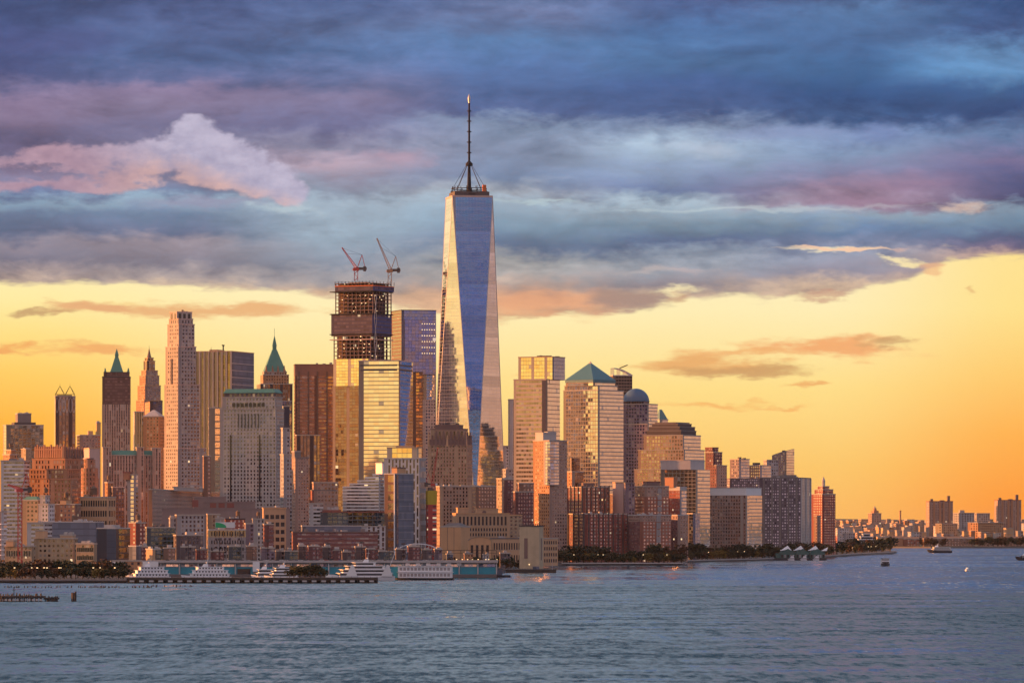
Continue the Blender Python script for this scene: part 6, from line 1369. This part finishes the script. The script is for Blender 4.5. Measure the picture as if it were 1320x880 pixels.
def yacht(xl, xr, Y, label, decks=3, H=2.3, dark=False, bow='left', hullmat='hull_white', mast=7, stripe=None, cat='yacht', name='yacht', deckh=2.4, bm=9):
    L = (xr - xl) / F * Y; r = empty(name, (PX((xl + xr) / 2, Y), Y, 0), 0 if bow == 'left' else math.pi, label, cat)
    hull(L, bm, H, M[hullmat], r, M[stripe] if stripe else None)
    z = H; x0, x1 = -L * .34, L * .46
    for d in range(decks):
        w = bm / 2 * (.90 - .10 * d)
        P = [(x0, -w * .45), (x0 + L * .05, -w), (x1, -w), (x1, w), (x0 + L * .05, w), (x0, w * .45)]
        mb = MB(); mb.prism(P, z, z + deckh, bottom=True); dk_ = mb.build('deck_house', M['hull_white'], r)
        mb = MB(); Pw = [(p[0] * 1.0 - (.06 if p[0] < (x0 + x1) / 2 else -.06), p[1] * 1.012) for p in P]
        Pw = [(min(max(p[0], x0 - .06), x1 - L * .03), p[1]) for p in Pw]
        if dark: mb.prism(Pw, z + deckh * .30, z + deckh * .80, bottom=True); mb.build('window_band', M['window_dark'], dk_)
        else:
            nw = max(5, int((x1 - x0) / 2.6))
            for k in range(nw):
                xx = x0 + L * .06 + (x1 - x0 - L * .08) * (k + .5) / nw
                wb2 = MB(); wb2.box(xx - .55, xx + .55, -w - .05, -w + .05, z + deckh * .35, z + deckh * .8); wb2.build('window', M['window_dark'], dk_)
        mb = MB(); mb.prism([(p[0] + (-1.0 if p[0] < 0 else .8), p[1] * 1.06) for p in P], z + deckh, z + deckh + .22, bottom=True); mb.build('deck_slab', M['white_paint'], r)
        z += deckh + .22; x0 += L * (.045 + .03 * d); x1 -= L * (.03 + .05 * d)
    mb = MB(); mb.frustum(rect(4.5, bm * .5, x0 + 3, 0), z, rect(3.2, bm * .4, x0 + 3.6, 0), z + 2.1); mb.build('wheelhouse', M['hull_white'], r)
    mb = MB(); mb.bar((x0 + 4.5, 0, z + 2), (x0 + 5.5, 0, z + 2 + mast * .6), .22, r2=.1); mb.bar((x0 + 3.4, 0, z + 2 + mast * .35), (x0 + 6.2, 0, z + 2 + mast * .35), .15); mb.build('mast', M['white_paint'], r)
    mb = MB(); mb.bar((x0 + 4.4, 0, z + 2.6), (x0 + 4.4, 0, z + 3.5), .6, 8); mb.build('radar_dome', M['white_paint'], r)
    return r, z
yacht(163, 220, 3920, 'white three-deck excursion boat moored nearest the brick pier house', decks=3)
yacht(235, 298, 3915, 'white excursion boat with pointed bow moored second along the finger pier', decks=3, mast=9)
yacht(325, 362, 3935, 'blue-windowed motor yacht half hidden between other white yachts', decks=2, dark=True, deckh=2.6)
yacht(342, 385, 3890, 'white layered yacht moored just left of the pier tree clump', decks=3, dark=True, deckh=2.2)
r, z = yacht(420, 509, 3880, 'largest white yacht with dark window bands, right of the pier tree clump', decks=4, H=3.0, dark=True, mast=14, deckh=2.5, bm=13)
for xx in (-7, 20):
    mb = MB(); mb.frustum([(xx - 4, -6.8), (xx + 5, -6.8), (xx + 5, -6.2), (xx - 4, -6.2)], 3, [(xx + .5, -6.8), (xx + 2, -6.8), (xx + 2, -6.2), (xx + .5, -6.2)], 12); mb.build('white_fin', M['white_paint'], r)
mb = MB(); mb.bar((22, 0, 9), (27, 0, 22), .3); mb.build('raked_mast', M['white_paint'], r)
# two-storey excursion barge
Yb = 3900; eb = empty('river_boat', (PX(546, Yb), Yb, 0), rad(-3), 'white two-storey excursion boat with rows of large windows, moored at right end of teal shed', 'boat')
L = 77 / F * Yb; hull(L * 1.02, 14, 1.6, M['hull_dark'], eb, sheer=.2)
for d in range(2):
    z = 1.6 + d * 4.6; mb = MB(); mb.box(-L * .42, L * .48, -6.2, 6.2, z, z + 4.4); h_ = mb.build('deck_house', M['hull_white'], eb)
    for k in range(14): mb = MB(); xx = -L * .40 + L * .86 * (k + .5) / 14; mb.box(xx - 1.0, xx + 1.0, -6.28, -6.15, z + 1.2, z + 3.4); mb.build('window', M['silver_glass'], h_)
    mb = MB(); mb.box(-L * .44, L * .5, -6.9, 6.9, z + 4.4, z + 4.65); mb.build('deck_slab', M['white_paint'], eb)
mb = MB(); mb.box(-L * .5, -L * .425, -5, 5, 1.6, 10); mb.build('stair_house', M['teal_paint'], eb)
for k in range(22): mb = MB(); xx = -L * .43 + L * .92 * k / 21; mb.bar((xx, -6.7, 10.85), (xx, -6.7, 12.2), .09); mb.build('rail_post', M['steel_pale'], eb)
mb = MB(); mb.box(-L * .44, L * .5, -6.75, -6.65, 12.1, 12.25); mb.build('rail', M['steel_pale'], eb)
for k in range(6): mb = MB(); xx = -L * .3 + k * 8; mb.box(xx, xx + 3, -2, 2, 10.85, 12.8); mb.build('deck_unit', M['mech_pale'], eb)
# teal barge
Yt = 4080; tb_ = empty('barge', (PX(620, Yt), Yt, 0), 0, 'low teal and white barge house between excursion boat and ventilation raft', 'barge'); L = 76 / F * Yt
mb = MB(); mb.box(-L / 2, L / 2, -6, 6, -.5, 1.9); mb.build('hull', M['hull_dark'], tb_)
mb = MB(); mb.box(-L * .45, L * .06, -5, 5, 1.9, 7.2); mb.build('teal_house', M['teal_paint'], tb_); mb = MB(); mb.box(L * .065, L * .36, -5, 5, 1.9, 6.8); mb.build('white_house', M['clapboard'], tb_)
for k in range(6): mb = MB(); xx = -L * .40 + k * L * .073; mb.box(xx, xx + L * .055, -5.1, -4.98, 3.2, 6); mb.build('window', M['silver_glass'], tb_)
mb = MB(); mb.box(-L * .47, L * .38, -5.6, 5.6, 7.21, 7.7); mb.build('roof', M['roof_gravel'], tb_)
# raft under the ventilation tower
Yv = 4440; rf = empty('raft', (PX(675, Yv), Yv + 20, 0), 0, 'dark flat raft with rails and small masts at foot of the ventilation tower', 'dock'); L = 84 / F * Yv
mb = MB(); mb.box(-L / 2, L / 2, -18, 45, -.5, 2.9); mb.build('deck', M['timber'], rf)
for k in range(24): mb = MB(); xx = -L / 2 + L * k / 23; mb.bar((xx, -17.6, 2.9), (xx, -17.6, 4.0), .12); mb.build('rail_post', M['steel_dark'], rf)
mb = MB(); mb.bar((L * .44, -10, 2.9), (L * .44, -10, 14), .22, r2=.1); mb.build('flag_pole', M['steel_pale'], rf)
mb = MB(); mb.box(L * .14, L * .24, -14, -8, 2.9, 5.6); mb.build('hut', M['clapboard'], rf)
for k in range(9): mb = MB(); xx = -L * .4 + k * L * .1; mb.box(xx, xx + 2.2, -17.95, -17.9 + .2, .6, 1.9) ; mb.build('fender', M['hull_dark'], rf)
# moving boats
def wake(x, Y, w, l, label):
    mb = MB(); rg = random.Random(int(x)); r = empty('wake', (PX(x, Y), Y, .05), 0); props(r, label, 'wake')
    m_ = M['white_paint']
    for s_ in (-1, 1):
        mb = MB()
        for k in range(26):
            t = k / 25; cx = s_ * (w * .5 + t * l); cy = t * l * 1.2 + rg.uniform(-4, 4); ww = rg.uniform(1.5, 5) * (1 - t * .5)
            mb.face([(cx - ww, cy - 1.5, 0), (cx + ww, cy - 1.2, 0), (cx + ww * .8, cy + 1.6, 0), (cx - ww * .7, cy + 1.2, 0)])
        o = mb.build('foam', m_, r)
    r['kind'] = 'stuff'
Yq = 5140; fb = empty('ferry', (PX(1141, Yq), Yq, 0), rad(90), 'small passenger ferry coming straight at the viewer with white wake on both sides', 'ferry')
hull(22, 9, 2.2, M['hull_dark'], fb); 
for d in range(2): mb = MB(); mb.box(-6 + d * 2, 9, -4 + d * .3, 4 - d * .3, 2.2 + d * 2.6, 4.7 + d * 2.6); q = mb.build('deck_house', M['hull_white'], fb); mb = MB(); mb.box(-6.1 + d * 2, -5.9 + d * 2, -3.6, 3.6, 3.1 + d * 2.6, 4.2 + d * 2.6); mb.build('window_band', M['window_dark'], q)
mb = MB(); mb.box(-3, 8, -4.4, 4.4, 7.35, 7.7); mb.build('canopy', M['hull_dark'], fb); mb = MB(); mb.bar((0, 0, 7.7), (0, 0, 11), .15); mb.build('mast', M['steel_dark'], fb)
wake(1141, Yq - 12, 9, 16, 'white foam wake fanning out from the small passenger ferry')
yacht(1196, 1227, 7300, 'long low ferry with white decks far off before the red brick island fort', decks=2, H=3.2, hullmat='hull_dark', dark=True, mast=6, cat='ferry', name='ferry', bm=11)
yacht(1310, 1345, 5870, 'dark blue workboat cut off by the right edge of the view', decks=1, H=3.0, hullmat='hull_dark', dark=True, mast=5, cat='ferry', name='workboat', bm=9)
sb = empty('motor_boat', (PX(1246.5, 4580), 4580, 0), rad(80), 'tiny white motor boat with lit lamp alone on the right water', 'boat'); hull(9, 3.6, 1.3, M['hull_white'], sb)
mb = MB(); mb.frustum(rect(3.4, 2.6, .5, 0), 1.3, rect(2.4, 2.2, .7, 0), 3.3); mb.build('cabin', M['hull_white'], sb); mb = MB(); mb.bar((1, 0, 3.3), (1, 0, 5.6), .1); mb.build('mast', M['steel_dark'], sb); mb = MB(); mb.bar((-1.1, 0, 3.0), (-1.4, 0, 3.0), .4, 8); mb.build('lamp', M['lamp_glow'], sb)
wake(1246.5, 4576, 3, 5, 'short foam wake of the tiny white motor boat')

# ================================================================== tent pier on the right bank
Ye = 5880; tp_ = empty('tent_pier', (PX(1033, Ye), Ye, 0), 0, 'green dockside pier building with a row of white peaked tents on its roof', 'pier'); q_ = Ye / F
mb = MB(); mb.box(-42 * q_, 32 * q_, -8, 40, -.5, 2.6); mb.build('dock', M['hull_dark'], tp_)
for i, (a, c) in enumerate(((-27, -8), (-7, 10), (11, 30))):
    a, c = a * q_, c * q_; m_ = (a + c) / 2; mb = MB(); P = [(a, 2.6), (c, 2.6), (c, 9), (m_, 13.5), (a, 9)]
    mb.face([(x, -6, z) for x, z in P]); mb.face([(x, 30, z) for x, z in P][::-1])
    for (p, z0), (x1, z1) in zip(P, P[1:] + P[:1]): mb.face([(p, -6, z0), (p, 30, z0), (x1, 30, z1), (x1, -6, z1)])
    o = mb.build('gabled_shed', M['pier_green'], tp_)
    for k in range(5): mb = MB(); xx = a + (c - a) * (k + .5) / 5; mb.box(xx - 1, xx + 1, -6.1, -5.98, 3.2, 6.6); mb.build('window', M['silver_glass' if k % 2 else 'window_dark'], o)
mb = MB(); mb.box(-33 * q_, -27.2 * q_, -5, 25, 2.6, 8); mb.build('side_shed', M['pier_green'], tp_)
for a in (-20, -3, 16):
    a = a * q_; mb = MB(); w = 7 * q_
    apex = (a + w * .35, 2, 17.2); cs = [(a - w, -5, 11.2), (a + w, -5, 11.6), (a + w, 12, 11.4), (a - w, 12, 11.0)]
    for p, c in zip(cs, cs[1:] + cs[:1]):
        mid = tuple((p[i] + c[i]) / 2 * .72 + apex[i] * .28 - (1.2 if i == 2 else 0) for i in range(3)); e = tuple((p[i] + c[i]) / 2 + (1.2 if i == 2 else 0) for i in range(3))
        mb.face([p, e, mid]); mb.face([p, mid, apex]); mb.face([e, c, mid]); mb.face([mid, c, apex])
    mb.build('tent', M['canvas'], tp_)
mb = MB(); a = 29 * q_; mb.face([(a - 4, -5, 11), (a + 3, -5, 11), (a + 5, 0, 15.5)]); mb.face([(a + 3, -5, 11), (a + 3, 8, 11), (a + 5, 0, 15.5)]); mb.face([(a - 4, -5, 11), (a + 5, 0, 15.5), (a + 3, 8, 11)]); mb.build('tent', M['canvas'], tp_)
for k in range(3):
    Yk = Ye - 30; yacht(1016 + k * 16, 1024 + k * 16, Yk, ('small boat moored at the left of tent pier', 'small boat moored at the middle of tent pier', 'small boat moored at the right of tent pier')[k], decks=1, H=1.2, deckh=1.6, mast=3, bm=3, name='moored_boat', cat='boat')

# white terraced terminal and low pale buildings at the tip
Yk = 7350; tt_ = empty('ferry_terminal', (PX(1117, Yk), Yk, GZ), 0, 'white stepped terraced terminal rising in layers at the tip', 'terminal'); q_ = Yk / F
for i, (w, z0) in enumerate(((36, 0), (31, 5), (26, 9), (21, 13), (15, 17), (9, 21))):
    mb = MB(); mb.box(-w / 2 * q_, w / 2 * q_, -18 + i * 2, 18, z0 + (0 if i == 0 else .4), z0 + (5 if i == 0 else 4) - .6); o = mb.build('storey', M['clapboard'], tt_)
    mb = MB(); mb.box(-w / 2 * q_ - .8, w / 2 * q_ + .8, -19 + i * 2, 19, z0 + (5 if i == 0 else 4) - .6, z0 + (5 if i == 0 else 4) + .4); mb.build('terrace_slab', M['white_paint'], tt_)
    mb = MB(); mb.box(-w / 2 * q_ + 1, w / 2 * q_ - 1, -18.1 + i * 2, -17.9 + i * 2, z0 + 1.2, z0 + 3.2); mb.build('window_band', M['window_dark'], o)
for l, r_, yt, mt, lb in ((1077, 1094, 681, 'white_brick', 'pale low block right of the cupola tower'), (1086, 1102, 687, 'concrete', 'grey low block between pale block and stepped white terminal'), (1077, 1092, 690, 'deep_red_brick', 'small red block at foot of the cupola tower'), (1130, 1147, 692, 'tan_plain', 'tan low block right of the stepped white terminal')):
    b = B(l, l + 2, r_, yt, 7420, lb, name='waterfront_block', cat='building', aspect=.7); b.tier(l, l + 2, r_, yt, None, mt); b.units(2)

# ================================================================== the far shore
def far_block(l, r_, yt, Y, mt, label, group=None, aspect=.6, cat='building', name='distant_building', bay=6, flo=4.5, cor='cornice'):
    b = B(l, l + (r_ - l) * .25, r_, yt, Y, label, name=name, cat=cat, aspect=aspect, group=group, ground=2.6); b.tier(l, l + (r_ - l) * .25, r_, yt, None, mt, bay=bay, flo=flo, cornice=cor, lip=.6); return b
for l, r_, yt, lb in ((1194, 1228, 646, 'twin-slab pink brick tower with two rooftop tanks, left one of the far pair'), (1282, 1316, 644.5, 'twin-slab pink brick tower near the right edge, right one of the far pair')):
    b = B(l, l + 3, r_, yt, 9800, lb, name='distant_tower', cat='tower', aspect=.5, ground=2.6); b.tier(l, l + 3, r_, yt, None, 'pink_brick', bay=4, flo=3.2, cornice='red_brick_plain'); W_, D_, ox, oy, z = b.last
    for f, h, w in ((-.34, 5, 5), (.38, 11, 5), (.1, 2.5, 9)): mb = MB(); mb.box(ox + f * W_ - w / 2, ox + f * W_ + w / 2, oy - 3, oy + 3, z + .13, z + h); mb.build('roof_house', M['brown_plain'], b.root)
    for f in (-.3, -.05, .1, .35): mb = MB(); mb.box(ox + f * W_ - 1.5, ox + f * W_ + 1.5, oy - D_ / 2 - 2.5, oy - D_ / 2 + .1, 0, z); mb.build('projecting_bay', M['far_red'], b.root)
b = far_block(1119, 1136, 661.5, 10500, 'far_red' if 0 else 'pink_brick', 'stepped brick hall with small cupola on the distant hill', name='distant_hall'); W_, D_, ox, oy, z = b.last
for f, h, w in ((0, 6, 12), (0, 11, 6)): mb = MB(); mb.box(ox - w / 2, ox + w / 2, oy - w / 2, oy + w / 2, z + .13, z + h); mb.build('upper_storey', M['far_red'], b.root)
mb = MB(); mb.frustum(ngon(2.4, 8, ox, oy), z + 11, ngon(.3, 8, ox, oy), z + 16); mb.build('cupola', M['far_pale'], b.root)
ch = empty('chimney', (PX(1160.5, 11000), 11000, 2.6), 0, 'single thin factory chimney on the distant skyline', 'chimney'); mb = MB(); h_ = PZ(660, 11000); mb.bar((0, 0, 0), (0, 0, h_), 2.6, 10, r2=1.8); mb.build('shaft', M['far_red'], ch); mb = MB(); mb.prism(ngon(2.4, 10), h_, h_ + 1.5, bottom=True); mb.build('rim', M['far_red'], ch)
far_block(1228, 1256, 661, 10300, 'concrete', 'long grey warehouse with raised roof house between the twin far towers', name='distant_warehouse').mech(.3, 8, 'far_pale')
far_block(1252, 1276, 661.5, 10450, 'limestone', 'pale grey warehouse right of the one with raised roof house', name='distant_warehouse')
far_block(1246, 1295, 673.5, 9500, 'orange_brick', 'long orange-red brick factory under the right far tower', name='distant_factory', aspect=.3).units(4)
far_block(1205, 1235, 675, 9550, 'buff_brick', 'long cream factory with window bays under the left far tower', name='distant_factory', aspect=.3)
for l, c_ in ((1240, 'white half-round tank roof left of orange-red factory'), (1205, 'small white domed tank before the left far tower')):
    d = empty('domed_tank', (PX(l + 4, 9300), 9300, 2.6), 0, c_, 'tank'); mb = MB(); r0 = 7 * 9300 / F if l == 1240 else 3.5 * 9300 / F; prev = None
    for j in range(6):
        t = j / 5 * math.pi / 2; ring = ngon(r0 * math.cos(t) + .05, 16); zz = 12 + r0 * .8 * math.sin(t)
        if prev: mb.frustum(prev[0], prev[1], ring, zz)
        prev = (ring, zz)
    mb.build('dome', M['far_pale'], d); mb = MB(); mb.prism(ngon(r0, 16), 0, 12); mb.build('wall', M['far_pale'], d)
rg = random.Random(33); fm = ['buff_brick', 'limestone', 'orange_brick', 'white_brick', 'pink_brick', 'far_pale', 'tan_plain', 'pale_stone', 'mech_tan']
for row, (Y, y0, y1, n_) in enumerate(((12400, 668.5, 671, 30), (11300, 671, 675, 34), (10400, 674.5, 680, 32), (9700, 678, 685, 28), (9250, 684, 689, 22))):
    for k in range(n_):
        x = 1070 + (1322 - 1070) * (k + rg.uniform(.1, .9)) / n_; w = rg.uniform(5, 15); yt = rg.uniform(y0, y1)
        mt = rg.choice(fm); lb = ('distant low block on the hazy hilltop', 'distant block high on the far shore', 'distant block halfway down the far shore', 'distant block low on the far shore', 'small harbour shed at the far waterline')[row]
        far_block(x, x + w, yt, Y + rg.uniform(-120, 120), mt, lb + ', one of many crowded together', lb.replace('distant', 'distant crowded'), cor='far_pale', aspect=rg.uniform(.4, 1))
# island with fort, low brick buildings and trees
for l, r_, yt, mt, lb in ((1133, 1166, 693.5, 'far_red', 'low red brick island fort range with white trim, left part'), (1164, 1185, 694.5, 'red_brick', 'low red island barracks right of the fort range'), (1190, 1256, 694, 'brown_brick', 'very long dull brick barracks range along the island'), (1262, 1300, 697, 'pink_brick', 'low brownish island shed range toward the right'), (1296, 1330, 694, 'brown_brick', 'dim brick island block at right edge')):
    b = B(l, l + 1, r_, yt, 8680, lb, name='island_building', cat='building', aspect=.25, ground=2.6); b.tier(l, l + 1, r_, yt, None, mt, bay=5, flo=4); W_, D_, ox, oy, z = b.last
    mb = MB(); mb.face([(ox - W_ / 2, oy - D_ / 2, z), (ox + W_ / 2, oy - D_ / 2, z), (ox + W_ / 2, oy, z + 4), (ox - W_ / 2, oy, z + 4)]); mb.face([(ox + W_ / 2, oy + D_ / 2, z), (ox - W_ / 2, oy + D_ / 2, z), (ox - W_ / 2, oy, z + 4), (ox + W_ / 2, oy, z + 4)]); mb.build('pitched_roof', M['far_red'], b.root)
x = 1130
while x < 1325:
    mi = rg.choice((3, 1, 3, 2, 0)) if x < 1250 else rg.choice((0, 1, 0, 3)); nm = {0: 'dark green', 1: 'olive green', 2: 'yellowing', 3: 'rust brown'}[mi]
    tree(x, 8740 + rg.uniform(-20, 30) if x < 1255 and rg.random() < .7 else 8640, rg.uniform(13, 19), mi, 2.6, f'{nm} distant tree on the low island beyond the water', 'distant island trees, ' + nm, 1.3); x += rg.uniform(4, 8)

x = 1072
while x < 1322:
    mi = rg.choice((3, 3, 2, 1)); nm = {1: 'olive green', 2: 'yellowing', 3: 'rust brown'}[mi]
    tree(x, rg.choice((9180, 9900, 10700)), rg.uniform(12, 18), mi, 2.6, f'{nm} tree between the crowded low blocks of the distant shore', 'trees among the distant blocks, ' + nm, 1.5); x += rg.uniform(4, 9)
# ================================================================== street lamps with lit heads
LP_ = None; rg = random.Random(8)
spots = [(40, 3730), (46, 3726), (55, 3732), (62, 3728), (74, 3730), (78, 3726), (118, 3730), (128, 3728), (150, 3732), (21, 3730)] + [(188 + 5 * k, 4190) for k in range(6)] + [(x_, 5196) for x_ in (738, 771, 779, 828, 861)] + [(912, 5640), (951, 5740), (958, 5760)] + [(1118, 6880), (1124, 6900), (1130, 6950)] + [(590 + 7 * k, 4550) for k in range(8)]
for x, Y in spots:
    if LP_ is None:
        LP_ = empty('street_lamp', (0, 0, 0)); mb = MB(); mb.bar((0, 0, 0), (0, 0, 8.5), .14, 6, r2=.09); mb.build('pole', M['steel_dark'], LP_)
        mb = MB(); mb.bar((0, 0, 8.4), (1.2, 0, 8.9), .08); mb.build('arm', M['steel_dark'], LP_); mb = MB(); mb.box(.9, 1.9, -.35, .35, 8.5, 9.0); mb.build('lamp_head', M['lamp_glow'], LP_); o = LP_
    else: o = copy_tree(LP_)
    g = 'on the left bank' if x < 170 else 'on the avenue behind the pier' if x < 700 else 'on the right-hand promenade'
    o.location = (PX(x, Y), Y, GZ); o.rotation_euler = (0, 0, rg.uniform(0, 6)); props(o, f'street lamp with lit warm head {g}', 'street lamp', f'street lamps {g}')
for (mi, v), e in TREES.items():
    if not e[1]:
        for ch in list(e[0].children): bpy.data.objects.remove(ch)
        bpy.data.objects.remove(e[0])
for i, u_ in enumerate(used):
    if not u_:
        for ch in list(cars[i].children): bpy.data.objects.remove(ch)
        bpy.data.objects.remove(cars[i])
print('objects', len(bpy.data.objects), 'tops', len([o for o in bpy.data.objects if o.parent is None]))
_seen = {}
for o in bpy.data.objects:
    if o.parent is None and 'label' in o:
        w = len(o['label'].split())
        if not 4 <= w <= 16: print('LABEL LEN', w, o['label'])
        _seen.setdefault(o['label'], []).append(o)
for k, v in _seen.items():
    if len(v) > 1 and not all('group' in o for o in v): print('DUP', k)
